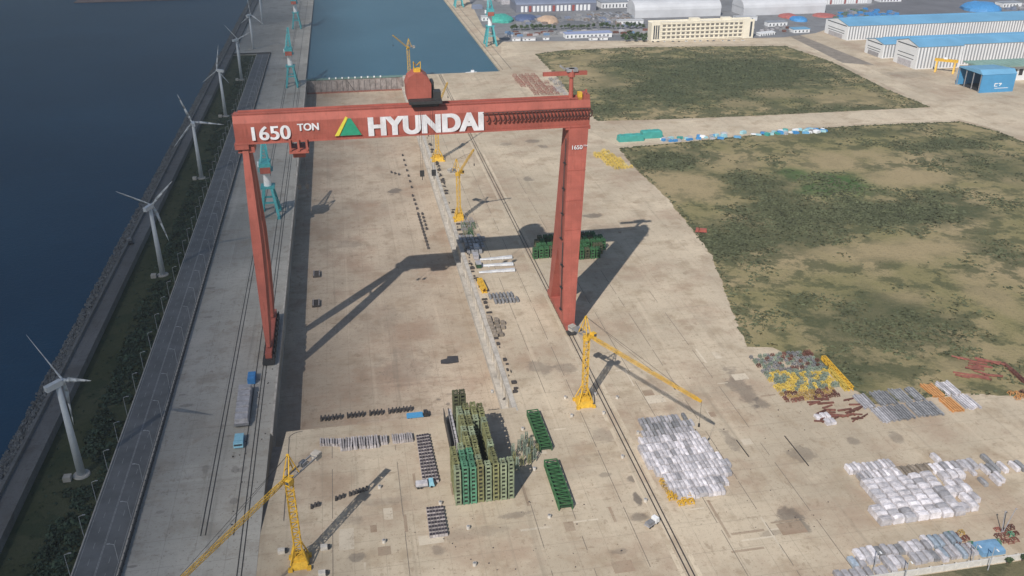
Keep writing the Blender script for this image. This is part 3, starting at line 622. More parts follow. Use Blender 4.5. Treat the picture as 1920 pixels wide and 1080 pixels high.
# ================================================================== portal jib cranes
def portal_crane(base, sc, jdir, luff, blen, label, rail=12.0, m=M_TEAL):
    t = thing('portal_crane', label, 'jib crane', (base[0], base[1], 0)); h = 15*sc; r = rail/2
    for sx in (-1,1):
        for sy in (-1,1):
            k = MB(); k.bar((sx*r,sy*6*sc,1.4),(sx*r*.45,sy*2.6*sc,h),1.3*sc); k.box(sx*r-.9,sx*r+.9,sy*6*sc-2.4*sc,sy*6*sc+2.4*sc,0,1.5); k.build('portal_leg', m, t)
    k = MB()
    for sx in (-1,1): k.bar((sx*r*.72,-4.4*sc,h*.52),(sx*r*.72,4.4*sc,h*.52),.8*sc)
    for sy in (-1,1): k.bar((-r*.72,sy*4.4*sc,h*.52),(r*.72,sy*4.4*sc,h*.52),.8*sc)
    k.build('portal_tie', m, t); MB().box(-3.4*sc,3.4*sc,-3.4*sc,3.4*sc,h-.6,h+.8).build('portal_table', m, t)
    MB().tube((0,0,h+.8),(0,0,h+9*sc),1.9*sc,1.6*sc,14).build('pedestal', M_WHITE, t)
    d = Vector((jdir[0],jdir[1],0)).normalized(); s_ = Vector((-d.y,d.x,0)); ang = math.atan2(d.y,d.x); z = h+9*sc
    k = MB(); c = -d*2.6*sc; k.cbox((c.x,c.y,z+2.6*sc),(8.4*sc,5.6*sc,4.6*sc),ang); k.cbox((0,0,z+.15),(7*sc,7*sc,.5),ang); hs = k.build('machinery_house', m, t)
    k = MB(); c = d*3.2*sc+s_*3*sc; k.cbox((c.x,c.y,z+1.8*sc),(2*sc,1.8*sc,2.4*sc),ang); k.build('cab', M_WHITE, t)
    k = MB(); c = -d*6.4*sc; k.cbox((c.x,c.y,z+1.5*sc),(1.8*sc,5*sc,3*sc),ang); k.build('counterweight', M_RED, t)
    ap = Vector((0,0,z+14*sc))-d*.8*sc; k = MB()
    for s in (-1,1): k.bar(Vector((0,0,z+4.6*sc))+d*1.6*sc+s_*s*2*sc, ap+s_*s*.6, .5*sc); k.bar(Vector((0,0,z+4.8*sc))-d*5*sc+s_*s*2*sc, ap+s_*s*.6, .45*sc)
    k.bar(ap-s_, ap+s_, .7*sc); k.build('a_frame', m, t)
    root = Vector((0,0,z+1.4*sc))+d*1.8*sc; tip = root+(d*math.cos(luff)+Vector((0,0,math.sin(luff))))*blen; k = MB()
    for s in (-1,1): k.bar(root+s_*s*1.9*sc, tip+s_*s*.5, .6*sc)
    for i in range(9):
        a, b2 = root.lerp(tip,i/9), root.lerp(tip,(i+1)/9); wa, wb = (1.9*sc*(1-i/9)+.5*i/9), (1.9*sc*(1-(i+1)/9)+.5*(i+1)/9)
        k.bar(a-s_*wa, b2+s_*wb, .28*sc); k.bar(b2-s_*wb, b2+s_*wb, .28*sc)
    k.build('boom', m, t)
    k = MB(); k.bar(ap, tip, .14); k.bar(tip, tip-Vector((0,0,14*sc)), .12); e = tip-Vector((0,0,14*sc)); k.cbox((e.x,e.y,e.z-.6),(.9,.7,1.6)); k.build('hoist_rope', M_DARK, t)
    return t
b = P(508,408); portal_crane(b+Vector((0,7,0)), 1.45, (-.05,1), R(36), 28, 'teal and white portal jib crane on the left quay, seen through the gantry opening', 12)
b = P(548,163); portal_crane(b+Vector((0,7,0)), 1.5, (0,1), R(40), 34, 'teal portal jib crane on the left quay near the dock gate', 12)
b = P(557,52); portal_crane(b, 1.5, (.1,1), R(40), 32, 'grey teal portal jib crane farther along the left quay beside the basin', 12)
b = P(921,86); portal_crane(b+Vector((0,8,0)), 1.7, (.05,1), R(62), 44, 'tall teal portal jib crane on the quay right of the basin', 14)
b = P(860,12); portal_crane(b, 1.5, (.3,1), R(35), 40, 'teal portal jib crane at the top edge, far down the right quay', 14)

# ================================================================== street lamps
lamp0 = thing('street_lamp', 'slim grey street lamp on the belt side of the road', 'street lamp', (-116, 300, 0), 0, 'street lamps along the road')
k = MB().tube((0,0,-1.6),(0,0,9.0),.15,.10,8); k.tube((0,0,9.0),(1.7,0,9.6),.12,.09,6); k.build('pole', mat('lamp_grey', (.33,.34,.36), .5, .1), lamp0)
MB().cbox((2.0,0,9.6),(1.1,.38,.2)).build('lamp_head', mat('lamp_grey',(.42,.43,.45)), lamp0)
kk = 0
for i in range(44):
    yy = 273+i*21.2
    if yy > 1225: break
    o = dup(lamp0, (-116.2, yy, 0), 0, 'slim grey street lamp on the belt side of the road')
for i in range(36):
    yy = 251+i*24.4
    if yy > 1225: break
    dup(lamp0, (-99.3, yy, 0), math.pi, 'slim grey street lamp on the quay side of the road, beside the fence')
for c in list(lamp0.children): bpy.data.objects.remove(c)
bpy.data.objects.remove(lamp0)

# ================================================================== stored goods and small things on the yard
def at(px, z=0.0, x=0.0, y=0.0): p = P(px[0], px[1], z); return Vector((p.x+x, p.y+y, z))
def fill(poly_px, sx, sy, protos, rz=0.0, jit=.15, keep=1.0, z=0.0, limit=400):
    """set copies of the prototypes on a world grid inside a plot of ground"""
    poly = [tuple(P(*q, z)[:2]) for q in poly_px]; x0, x1 = min(p[0] for p in poly), max(p[0] for p in poly); y0, y1 = min(p[1] for p in poly), max(p[1] for p in poly); n = 0
    yy = y0+sy/2
    while yy < y1:
        xx = x0+sx/2
        while xx < x1:
            if inside((xx, yy), poly) and random.random() < keep and n < limit:
                p = random.choice(protos); dup(p, (xx+random.uniform(-jit,jit)*sx, yy+random.uniform(-jit,jit)*sy, z), rz+random.uniform(-.02,.02)*(1 if jit > 0 else 0)); n += 1
            xx += sx
        yy += sy
    for p in protos: drop(p)
    return n
def drop(o):
    for c in list(o.children): drop(c)
    bpy.data.objects.remove(o)
def bundle(name, label, cat, group, m, d, z0=.25, lumps=3):
    """wrapped stack: swollen sides, uneven top, on bearers"""
    mb = MB(); nx, ny = lumps, max(2, int(d[1]/1.6)); g = {}
    for j in range(ny+1):
        for i in range(nx+1):
            x, y = -d[0]/2+d[0]*i/nx, -d[1]/2+d[1]*j/ny; e = (i in (0,nx))+(j in (0,ny))
            g[i,j] = len(mb.v); mb.v.append((x*(.94 if i in (0,nx) else 1), y*(.97 if j in (0,ny) else 1), z0+d[2]*(1-.09*e)+random.uniform(-.05,.05)*d[2]))
    for j in range(ny):
        for i in range(nx): mb.f.append((g[i,j],g[i+1,j],g[i+1,j+1],g[i,j+1]))
    rim = [g[i,0] for i in range(nx)]+[g[nx,j] for j in range(ny)]+[g[i,ny] for i in range(nx,0,-1)]+[g[0,j] for j in range(ny,0,-1)]
    lo = []
    for k in rim:
        x, y, z = mb.v[k]; lo.append(len(mb.v)); mb.v.append((x*1.06, y*1.03, z0*.5))
    for a in range(len(rim)):
        b2 = (a+1)%len(rim); mb.f.append((lo[a],lo[b2],rim[b2],rim[a]))
    mb.f.append(tuple(reversed(lo)))
    mb.box(-d[0]/2*.8,-d[0]/2*.6,-d[1]/2,d[1]/2,0,z0).box(d[0]/2*.6,d[0]/2*.8,-d[1]/2,d[1]/2,0,z0)
    return tag(mb.build(name, m), label, cat, group)
def bundles(poly, label, group, mats, d, sp, keep=.97, jit=.05):
    fill(poly, sp[0], sp[1], [bundle('wrapped_bundle', label, 'bundle', group, random.choice(mats), (d[0]*random.uniform(.9,1.05), d[1]*random.uniform(.85,1.05), d[2]*random.uniform(.75,1.15))) for _ in range(7)], 0, jit, keep)
W3 = [M_WRAP, M_WRAP, M_WRAP, M_WRAPG]
bundles([(1193,830),(1300,815),(1330,838),(1372,880),(1350,930),(1262,932),(1238,892),(1215,882)], 'white wrapped bundle in the plot just right of the crane rails', 'white bundles in the plot by the rails', W3, (1.75,5.0,2.2), (1.9,5.35), .98, .02)
bundles([(1195,786),(1288,782),(1312,812),(1206,824)], 'grey bundle of rods in the plot behind the white bundles by the rails', 'grey bundles by the rails', [M_GREY, M_WRAPG], (1.5,4.6,1.5), (1.8,5.0))
bundles([(1616,908),(1740,892),(1812,955),(1792,966),(1650,988)], 'white wrapped bundle in the large square plot at the lower right', 'white bundles in the square plot', W3, (5.0,3.2,3.0), (5.45,3.2), 1.0, .01)
bundles([(1750,892),(1796,884),(1832,948),(1806,964)], 'white wrapped bundle in the narrow strip right of the square plot', 'white bundles in the narrow strip', [M_WRAP], (3.4,4.6,2.6), (3.8,4.9))
bundles([(1586,884),(1672,872),(1690,896),(1616,908)], 'grey wrapped bundle at the back left of the square plot', 'grey bundles behind the square plot', [M_WRAPG, M_WRAPG, M_WRAP], (1.7,5.6,2.2), (2.0,6.0))
bundles([(1672,872),(1738,864),(1760,888),(1690,896)], 'brownish long bundle at the back of the square plot', 'brown bundles behind the square plot', [mat('brown_bundle', (.24,.20,.16), .8, .3, rnd=.25)], (1.5,6.0,1.8), (1.9,6.4))
bundles([(1738,864),(1812,856),(1836,880),(1752,892)], 'white long bundle at the back right of the square plot', 'white bundles behind the square plot', [M_WRAP, M_WRAPG], (2.2,6.2,2.0), (2.7,6.6))
bundles([(1812,882),(1846,862),(1918,868),(1918,888),(1848,914)], 'mixed grey bundle at the far right of the storage plots', 'mixed grey bundles at the right edge', [M_WRAPG, M_GREY, mat('brown_bundle', (.24,.20,.16)), M_WRAP], (1.9,5.8,1.9), (2.8,6.6), .8, .12)
bundles([(1604,1046),(1640,1022),(1722,1010),(1778,1052),(1680,1068)], 'grey bundle of sections in the plot against the perimeter wall', 'grey bundles by the perimeter wall', [M_WRAPG, M_GREY, M_WRAP], (2.4,5.6,1.8), (2.8,6.0), .9, .08)
bundles([(1722,1010),(1776,996),(1840,1040),(1778,1053)], 'bluish grey long bundle beside the wall, next to the grey sections', 'bluish bundles by the perimeter wall', [mat('blue_grey_bundle', (.27,.32,.38), .6, .25, rnd=.25), M_WRAPG, M_WRAP], (2.0,6.4,1.9), (2.5,6.8), .95, .06)
bundles([(1555,1066),(1640,1050),(1690,1078),(1570,1090)], 'low bundle at the left end of the plot along the perimeter wall', 'low bundles by the perimeter wall', [M_WRAPG, mat('blue_grey_bundle', (.27,.32,.38))], (2.4,5.0,1.5), (3.0,5.6), .8, .12)
# steel beam rows in front of the rough grass
for k, (a, b, lab, m) in enumerate(((1636,1664,'pale grey beam in the left end of the beam rows',M_WRAPG),(1668,1700,'mid grey beam next to the pale ones in the beam rows',M_GREY),(1704,1752,'darker grey beam in the middle of the beam rows',mat('mid_grey_beam',(.25,.25,.26),.6,.3,rnd=.25)),(1764,1784,'orange primed beam in the beam rows',mat('orange_primer',(.55,.27,.10),.6,.2,rnd=.1)),(1790,1816,'silvery beam in the right end of the beam rows',M_WRAP))):
    y0 = 792-(a-1636)*.16; L = 11.5
    protos = []
    for _ in range(2):
        i_ = MB(); i_.box(-.5,.5,-L/2,L/2,.2,.32).box(-.5,.5,-L/2,L/2,1.0,1.12).box(-.08,.08,-L/2,L/2,.32,1.0); i_.box(-.9,.9,-L/3,-L/3+.4,0,.2).box(-.9,.9,L/3,L/3+.4,0,.2); protos.append(tag(i_.build('steel_beam', m), lab, 'steel beam', lab.replace('beam ', 'beams ', 1)))
    fill([(a-36,y0-44),(b-36,y0-47),(b+22,y0-2),(a+22,y0+3)], 1.35, L+1.0, protos, 0, .06, .97)
# lattice trestles and props in the coloured scrap plot
def trestle(name, label, group, m, w, d, h, cat='trestle'):
    t = MB()
    for sx in (-1,1):
        for sy in (-1,1): t.bar((sx*w/2,sy*d/2,0),(sx*w*.32,sy*d*.32,h),.22)
    for z in (.25,.95):
        s = .5-.18*z
        for sx in (-1,1): t.bar((sx*w*s,-d*s,h*z),(sx*w*s,d*s,h*z),.2); t.bar((-w*s,sx*d*s,h*z),(w*s,sx*d*s,h*z),.2)
    t.bar((-w*.4,-d*.4,h*.3),(w*.33,d*.33,h*.9),.16); t.bar((w*.4,-d*.4,h*.3),(-w*.33,d*.33,h*.9),.16)
    return tag(t.build(name, m), label, cat, group)
M_GRGR = mat('grey_green_frame', (.20,.25,.20), .6, .3, rnd=.25)
M_YELF = mat('yellow_frame', (.60,.44,.09), .6, .2, rnd=.15)
def scrap(poly, label, group, ms, sz, sp, keep=.95, jit=.2): fill(poly, sp[0], sp[1], [trestle('steel_trestle' if 'scrap plot' in label else 'steel_stand', label, group, random.choice(ms), sz[0]*random.uniform(.8,1.2), sz[1]*random.uniform(.8,1.2), sz[2]*random.uniform(.7,1.3), 'trestle' if 'scrap plot' in label else 'steel stand') for _ in range(8)], 0, jit, keep)
scrap([(1402,668),(1520,657),(1545,690),(1432,702)], 'rusty dark trestle in the back rows of the coloured scrap plot', 'rusty trestles in the scrap plot', [M_RUST, M_GRGR, M_GREY, M_GRGR], (1.9,1.9,1.7), (2.3,2.9))
scrap([(1432,702),(1545,690),(1572,728),(1462,740)], 'yellow or grey green trestle in the middle of the coloured scrap plot', 'yellow trestles in the scrap plot', [M_YELF, M_YELF, M_GRGR, M_GRGR], (1.9,1.9,1.9), (2.15,2.7))
scrap([(1462,741),(1560,730),(1574,744),(1476,756)], 'brownish trestle at the front of the coloured scrap plot', 'brown trestles in the scrap plot', [mat('ochre_frame',(.36,.24,.08),.7,.3,rnd=.2), M_RUST], (1.9,1.9,1.6), (2.4,2.8))
scrap([(1110,288),(1140,284),(1186,316),(1150,318)], 'small yellow frame in the heap at the edge of the grass beside the crane leg', 'yellow frames at the grass edge', [M_YELF, M_YELF, mat('pale_yellow_frame',(.66,.54,.22),.6,.2)], (3.0,3.4,2.4), (3.4,4.6))
scrap([(958,142),(1008,140),(1046,176),(1000,180)], 'red brown steel frame in the plot behind the gantry girder', 'red brown frames behind the girder', [mat('red_brown_frame',(.25,.09,.07),.7,.3,rnd=.2)], (6,6.5,3.0), (7.5,10), .95, .06)
scrap([(1030,146),(1046,148),(1068,178),(1044,176)], 'grey frame beside the red brown frames, at the edge of the upper field', 'grey frames behind the girder', [M_GREY, M_WRAPG], (4.5,5,2.4), (6,9), .9, .12)
# long yellow lattice frames and rusty piles
def lattice_thing(name, label, cat, a, b, w, m, z=1.0, bay=2.2, r=.28, group=None):
    p, q = P(*a), P(*b); c = (p+q)/2; o = MB().lattice(p-c+Vector((0,0,z)), q-c+Vector((0,0,z)), w, bay, r).build(name, m); o.location = c; return tag(o, label, cat, group)
lattice_thing('lattice_girder', 'long yellow lattice girder lying along the right side of the scrap plot', 'girder', (1543,674), (1596,733), 2.0, M_YEL, 1.2)
lattice_thing('lattice_girder', 'shorter yellow lattice girder lying against the inside of the long one', 'girder', (1556,696), (1588,734), 1.8, M_YELF, 1.1)
for i in range(26):
    u, v = random.random(), random.random(); c = P(1520+u*85+v*22, 752+v*44-u*8); a = random.uniform(-.5,.9); L = random.uniform(5,9)
    d = Vector((math.cos(a),math.sin(a)*.6,0))*L/2; m = MB(); z = random.uniform(.3,1.2); m.bar(-d+Vector((0,0,z)), d+Vector((0,0,z*random.uniform(.5,1.2))), random.uniform(.5,1.0), random.uniform(.4,.8)); m.cbox((0,0,.2),(.8,.8,.4))
    o = m.build('rusty_beam', M_RUST); o.location = c; tag(o, 'dark rusty beam lying loose in the heap in front of the scrap plot', 'beam', 'rusty beams in the heap')
for i in range(20):
    u, v = random.random(), random.random(); c = P(1795+u*75, 672+v*36+u*4); a = random.uniform(-.9,-.3); L = random.uniform(5,9)
    d = Vector((math.cos(a),math.sin(a),0))*L/2; m = MB(); z = random.uniform(.3,1.3); m.bar(-d+Vector((0,0,z)), d+Vector((0,0,z)), random.uniform(.5,.9)); m.cbox((0,0,.2),(.8,.8,.4))
    o = m.build('red_brown_beam', mat('red_brown_frame',(.25,.09,.07))); o.location = c; tag(o, 'red brown beam in the heap on the rough grass at the right', 'beam', 'red brown beams on the grass')
for i in range(9):
    c = P(1892+i*4, 692+i*5); m = MB(); m.lattice((0,-4,.7),(0,5,.7),1.0,1.8,.25); o = m.build('brown_lattice_beam', M_RUST); o.location = c+Vector((i*.4,0,0)); tag(o, 'brown lattice beam in the row at the right edge of the rough grass', 'beam', 'brown lattice beams at the right edge')
bundles([(1523,779),(1552,776),(1566,795),(1540,800)], 'whitish bundle lying between the rusty beams', 'whitish bundles by the rusty beams', [M_WRAP], (2.2,4,1.6), (2.6,4.4))
scrap([(1888,735),(1925,728),(1925,745),(1905,752)], 'orange brown frame at the right edge of the view', 'orange brown frames at the right edge', [mat('orange_primer',(.55,.27,.10)), M_RUST], (2.4,2.4,1.6), (3,3.6))
scrap([(1236,904),(1246,902),(1268,934),(1308,930),(1300,946),(1262,946)], 'ochre frame in the L-shaped row at the foot of the white bundles', 'ochre frames by the white bundles', [M_YEL, mat('ochre_frame',(.36,.24,.08))], (2.2,2.4,1.6), (2.5,2.9))
scrap([(1770,1000),(1804,995),(1836,1030),(1812,1040)], 'green or ochre scrap frame beside the bluish bundles at the wall', 'green and ochre frames by the wall', [M_SEAGR, mat('ochre_frame',(.36,.24,.08)), M_RUST], (2.2,2.2,1.5), (2.6,3.0))
scrap([(1868,990),(1900,988),(1910,1012),(1870,1024)], 'rust red frame in the heap under the two pale poles', 'rust red frames by the pale poles', [M_RUST, mat('red_brown_frame',(.25,.09,.07)), M_SEAGR], (2.2,2.2,1.3), (2.6,3.0))

# green support towers ------------------------------------------------
def tower_proto(m, label, h=18.6, w=2.55, d=3.8):
    t = thing('support_tower', label, 'support tower', (0,0,0), 0, 'green support towers packed together in the yard')
    k = MB(); core = MB(); core.box(-w*.34,w*.34,-d*.36,d*.36,.3,h-2.2)
    for sx in (-1,1):
        for sy in (-1,1): k.box(sx*(w/2-.3)-.3,sx*(w/2-.3)+.3,sy*(d/2-.2)-.2,sy*(d/2-.2)+.2,0,h)
    k.build('corner_post', m, t); core.build('shade_core', mat('core_shade_tone',(.02,.022,.015),.8,.3), t)  # near-black core box: shade between the rungs put into its colour
    k = MB(); n = int(h/1.9); st = (h-.9)/n
    for i in range(n+1):
        z = .3+st*i
        for sy in (-1,1): k.box(-w/2+.55,w/2-.55,sy*(d/2-.25)-.12,sy*(d/2-.25)+.12,z,z+st*.42)
        for sx in (-1,1): k.box(sx*(w/2-.25)-.1,sx*(w/2-.25)+.1,-d/2+.4,d/2-.4,z,z+.4)
    k.build('rung', m, t)
    k = MB()
    for sx in (-1,1): k.bar((sx*(w/2-.2),-d/2+.3,.8),(sx*(w/2-.2),d/2-.3,h*.5),.16); k.bar((sx*(w/2-.2),d/2-.3,h*.5),(sx*(w/2-.2),-d/2+.3,h-.8),.16)
    k.build('cross_bracing', m, t)
    k = MB()
    for i in range(3): y = -d/2+.3+i*(d-.6)/2; k.box(-w/2,w/2,y-.22,y+.22,h-.05,h+.3)
    for sx in (-1,1): k.box(sx*w*.3-.2,sx*w*.3+.2,-d/2,d/2,h+.1,h+.5)
    k.build('head_plate', m, t); return t
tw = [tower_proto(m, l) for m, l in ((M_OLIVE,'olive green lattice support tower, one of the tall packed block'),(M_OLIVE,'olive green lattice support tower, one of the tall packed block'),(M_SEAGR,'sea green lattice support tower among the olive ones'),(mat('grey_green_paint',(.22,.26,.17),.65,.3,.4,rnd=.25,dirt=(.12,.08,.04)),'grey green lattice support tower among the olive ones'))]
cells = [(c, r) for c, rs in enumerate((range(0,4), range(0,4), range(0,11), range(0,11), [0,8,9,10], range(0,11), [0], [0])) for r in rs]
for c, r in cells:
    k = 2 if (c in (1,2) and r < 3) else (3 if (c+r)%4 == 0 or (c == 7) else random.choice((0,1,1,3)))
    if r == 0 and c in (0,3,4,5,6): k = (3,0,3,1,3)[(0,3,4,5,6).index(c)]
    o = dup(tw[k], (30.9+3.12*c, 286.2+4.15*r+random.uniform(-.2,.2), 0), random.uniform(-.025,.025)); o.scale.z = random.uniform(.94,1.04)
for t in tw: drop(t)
# darker braced stack standing behind, and small props to the right
for i, (px, dx) in enumerate(((878,0),(892,0))):
    t = tower_proto(mat('dark_olive',(.07,.075,.04),.7,.3,rnd=.2), 'dark braced steel stack standing behind the packed green towers, '+('left' if i == 0 else 'right')+' of two', 18, 2.8, 4.4); t.location = (37.2+3.1*i, 340.5, 0); t['group'] = 'dark stacks behind the towers'
pr = [trestle('steel_prop', 'small olive steel prop standing loose to the right of the packed towers', 'loose props beside the towers', random.choice((M_OLIVE, M_GRGR)), 1.4, 1.4, h, 'prop') for h in (5,6.5,4,7)]
fill([(952,872),(985,826),(1008,846),(996,882),(968,886)], 2.6, 3.0, pr, 0, .25, .75)
# long green truss racks
def truss(a, b, w, h, label):
    p, q = P(*a), P(*b); c = (p+q)/2; d = (q-p); L = d.length; d.normalize(); n = Vector((-d.y,d.x,0)); t = thing('truss_rack', label, 'truss', c, 0); k = MB(); N = 11
    for s in (-1,1):
        for z in (.3, h): k.bar(-d*L/2+n*s*w/2+Vector((0,0,z)), d*L/2+n*s*w/2+Vector((0,0,z)), .45)
    k.build('side_rail', M_GREENP, t); k = MB()
    for i in range(N+1):
        o = -d*L/2+d*L*i/N
        for s in (-1,1): k.bar(o+n*s*w/2, o+n*s*w/2+Vector((0,0,h)), .32)
        k.bar(o-n*w/2+Vector((0,0,h)), o+n*w/2+Vector((0,0,h)), .4)
        if i < N:
            e = o+d*L/N
            for s in (-1,1): k.bar(o+n*s*w/2+Vector((0,0,.3 if i%2 else h)), e+n*s*w/2+Vector((0,0,h if i%2 else .3)), .25)
            k.bar(o-n*w/2+Vector((0,0,h)), e+n*w/2+Vector((0,0,h)), .3)
    k.build('bracing', M_GREENP, t); k = MB()
    for i in range(N): o = -d*L/2+d*L*(i+.5)/N; k.cbox((o.x,o.y,h*.35),(w*.86,L/N*.62,.5),math.atan2(d.y,d.x)-math.pi/2)
    k.build('deck_plate', mat('dark_green_plate',(.022,.06,.028),.7,.3), t)
truss((998,778),(1024,846),5.2,2.8,'long green truss rack right of the packed towers, the farther of two')
truss((1032,872),(1061,956),5.6,3.0,'long green truss rack right of the packed towers, the nearer of two')
# rack of grey blocks left of the towers
rk_ = thing('block_rack', 'narrow grey rack of blocks standing at the left rear of the packed towers', 'rack', (P(850,826).x-.5, 332, 0)); k = MB()
for x in (-1.9,.2): k.box(x,x+.3,-13,14,0,6.6)
k.build('rack_frame', M_DARK, rk_); k = MB()
for i in range(9): k.cbox((.9,-11.5+i*3,3.2),(1.5,2.1,6.2))
k.build('block', M_WRAPG, rk_)

# keel blocks ------------------------------------------------------------
def keel(label, group, m, d, cap=True, mc=None):
    t = thing('keel_block', label, 'keel block', (0,0,0), 0, group); a, b, h = d
    MB().hull([(-a/2,-b/2,0),(a/2,-b/2,0),(a/2,b/2,0),(-a/2,b/2,0)], [(-a*.46,-b*.47,h*.75),(a*.46,-b*.47,h*.75),(a*.46,b*.47,h*.75),(-a*.46,b*.47,h*.75)]).build('block_body', m, t)
    MB().box(-a*.40,a*.30 if mc else a*.4,-b*.44,b*(.12 if mc is not None and mc is not M_BCONC else .46),h*.75,h).build('timber_cap', mc or M_BLOCK, t); return t
def row(proto, a, b, n, z=0.0, skip=(), rz=0.0):
    p, q = P(*a, z), P(*b, z)
    for i in range(n):
        if i not in skip: o = p.lerp(q, i/(n-1)); dup(proto, (o.x+random.uniform(-.15,.15), o.y+random.uniform(-.2,.2), z), rz+random.uniform(-.06,.06))
    drop(proto)
row(keel('dark upright keel block in the thin row on the dock floor beside the blue trailer', 'keel blocks in the thin dock row', M_BLOCK, (.9,2.7,2.2)), (603,788), (771,769), 25, DZ, (6,12,17))
row(keel('long pale keel block in the left half of the wide row at the dock head', 'long pale blocks, left half of the wide row', M_BCONC, (1.0,8.2,1.9), mc=M_BCONC), (640,836), (708,830), 15)
row(keel('short grey keel block at the left tip of the wide row at the dock head', 'short grey blocks at the left tip', M_BCONC, (.95,4.6,1.7), mc=M_BCONC), (602,831), (636,832), 8)
row(keel('pale keel block in the right half of the wide row at the dock head', 'pale blocks, right half of the wide row', M_BCONC, (.95,5.6,1.8), mc=M_BCONC), (716,828), (772,822), 14, 0, (3,4))
def kgrid(label, group, quad, n, m_, d):
    p = keel(label, group, M_BCONC, d, mc=mat('dark_rubber_cap',(.045,.035,.045),.8,.3,rnd=.2)); c = [P(*q) for q in quad]
    for i in range(n):
        for j in range(m_):
            u, v = i/(n-1), j/(m_-1); o = c[0].lerp(c[1],u).lerp(c[3].lerp(c[2],u),v); dup(p, (o.x, o.y, 0), random.uniform(-.08,.08))
    drop(p)
kgrid('small black capped keel block in the long patch left of the green towers', 'black capped blocks in the long patch', [(783,822),(802,819),(820,903),(795,906)], 5, 15, (1.2,1.7,1.9))
kgrid('small black capped keel block in the square patch below the green towers', 'black capped blocks in the square patch', [(802,958),(829,955),(837,1003),(808,1007)], 6, 8, (1.15,1.5,1.9))
row(keel('low dark block in the broken row crossing the tower crane shadow', 'dark blocks in the broken row', M_BLOCK, (1.0,1.8,1.4)), (565,958), (688,918), 20, 0, (0,1,2,6,7,8,9,13))
kd = keel('dark block in one of the long lines on the dock floor along the lit wall', 'dark blocks along the dock wall', mat('dark_timber_block',(.06,.052,.05)), (1.6,3.0,1.4))
for a, b, n in (((755,292),(772,352),7),((774,368),(782,392),4),((784,402),(803,466),12),((792,402),(800,430),5),((734,324),(748,328),3)):
    p, q = P(*a,DZ), P(*b,DZ)
    for i in range(n): o = p.lerp(q, i/(n-1)); dup(kd, (o.x, o.y, DZ), random.uniform(-.05,.05))
drop(kd)
for i, (a, l) in enumerate((((594,516),'square grey block cradle on the dock floor in front of the slender leg, farther one'),((593,571),'square grey block cradle on the dock floor in front of the slender leg, nearer one'))):
    c = P(*a,DZ); t = thing('block_cradle', l, 'cradle', c); k = MB()
    for j in range(5): k.box(-2.4,2.4,-4+j*1.8,-3+j*1.8,0,1.5)
    k.build('cross_beam', M_BLOCK, t); k = MB()
    for x in (-2,1.6): k.box(x,x+.5,-4.2,4.4,1.5,2.0)
    k.build('runner', M_BCONC, t)
# flat dark irregular patch on the dock floor
o = MB().prism([(-5,-3.2),(-1.5,-4.2),(5,-3.6),(5.4,3.4),(-.5,4),(-1,1.6),(-4.6,.6)],0,.25).build('dark_patch', mat('black_patch',(.05,.045,.045),.4,.3)); o.location = P(842,675,DZ); tag(o, 'dark irregular flat patch on the dock floor', 'plate')

# round white ballast drums and loose bits -------------------------------
dr = thing('ballast_drum', 'small white ballast drum standing alone on the yard', 'drum', (0,0,0), 0, 'white ballast drums on the yard'); MB().tube((0,0,0),(0,0,1.3),.75,.75,14).build('drum_body', mat('chalky_paint',(.5,.47,.43),.8,.2), dr); MB().tube((0,0,1.3),(0,0,1.5),.55,.45,14).build('drum_lid', M_GREY, dr)
for q in ((1060,747),(1116,741),(1157,747),(1072,781),(1132,776),(1196,813),(980,806),(1002,881),(1167,858),(923,736),(826,945),(720,1017),(878,991),(1030,970),(890,1060),(1210,940),(712,915)): dup(dr, P(*q))
drop(dr)
for q, l in (((528,1036),'white ballast box left of the near tower crane base'),((608,1029),'white ballast box right of the near tower crane base'),((604,1078),'white ballast box at the bottom edge, right of the near crane')):
    t = thing('ballast_box', l, 'ballast box', P(*q)); MB().box(-1.3,1.3,-1,1,0,1.6).build('box_body', mat('chalky_paint',(.5,.47,.43)), t); MB().box(1.3,2.1,-.8,.9,0,1.3).build('counterweight', M_DARK, t)
def litter(quad, n, label, ms, sz):
    c = [P(*q) for q in quad]; mbs = MB()
    for i in range(n):
        u, v = random.random(), random.random(); o = c[0].lerp(c[1],u).lerp(c[3].lerp(c[2],u),v); s = random.uniform(*sz); mbs.cbox((o.x,o.y,s*.3),(s,s*random.uniform(.4,1.6),s*.6),random.random()*3)
    return tag(mbs.build('debris', ms), label, 'debris', kind='stuff')
litter([(700,1000),(1180,900),(1290,1060),(800,1075)], 45, 'small loose debris scattered over the near yard', M_BLOCK, (.15,.45))
litter([(1210,700),(1480,660),(1580,1000),(1330,1040)], 40, 'small loose debris scattered over the right yard', M_BLOCK, (.15,.5))
litter([(470,700),(520,690),(470,1000),(390,1010)], 40, 'small loose debris scattered on the left quay', M_BLOCK, (.25,.6))
# barriers along the track on the right
for a, b, l in (((1381,826),(1404,857),'short dark pipe lying on the yard right of the white bundles'),((1471,818),(1516,874),'long dark pipe lying along the edge of the track'),((1262,725),(1266,731),'stub of pipe near the boom tip')):
    p, q = P(*a), P(*b); c = (p+q)/2; o = MB().tube(p-c+Vector((0,0,.22)), q-c+Vector((0,0,.22)), .22, .22, 10).build('pipe', M_DARK); o.location = c; tag(o, l, 'pipe')

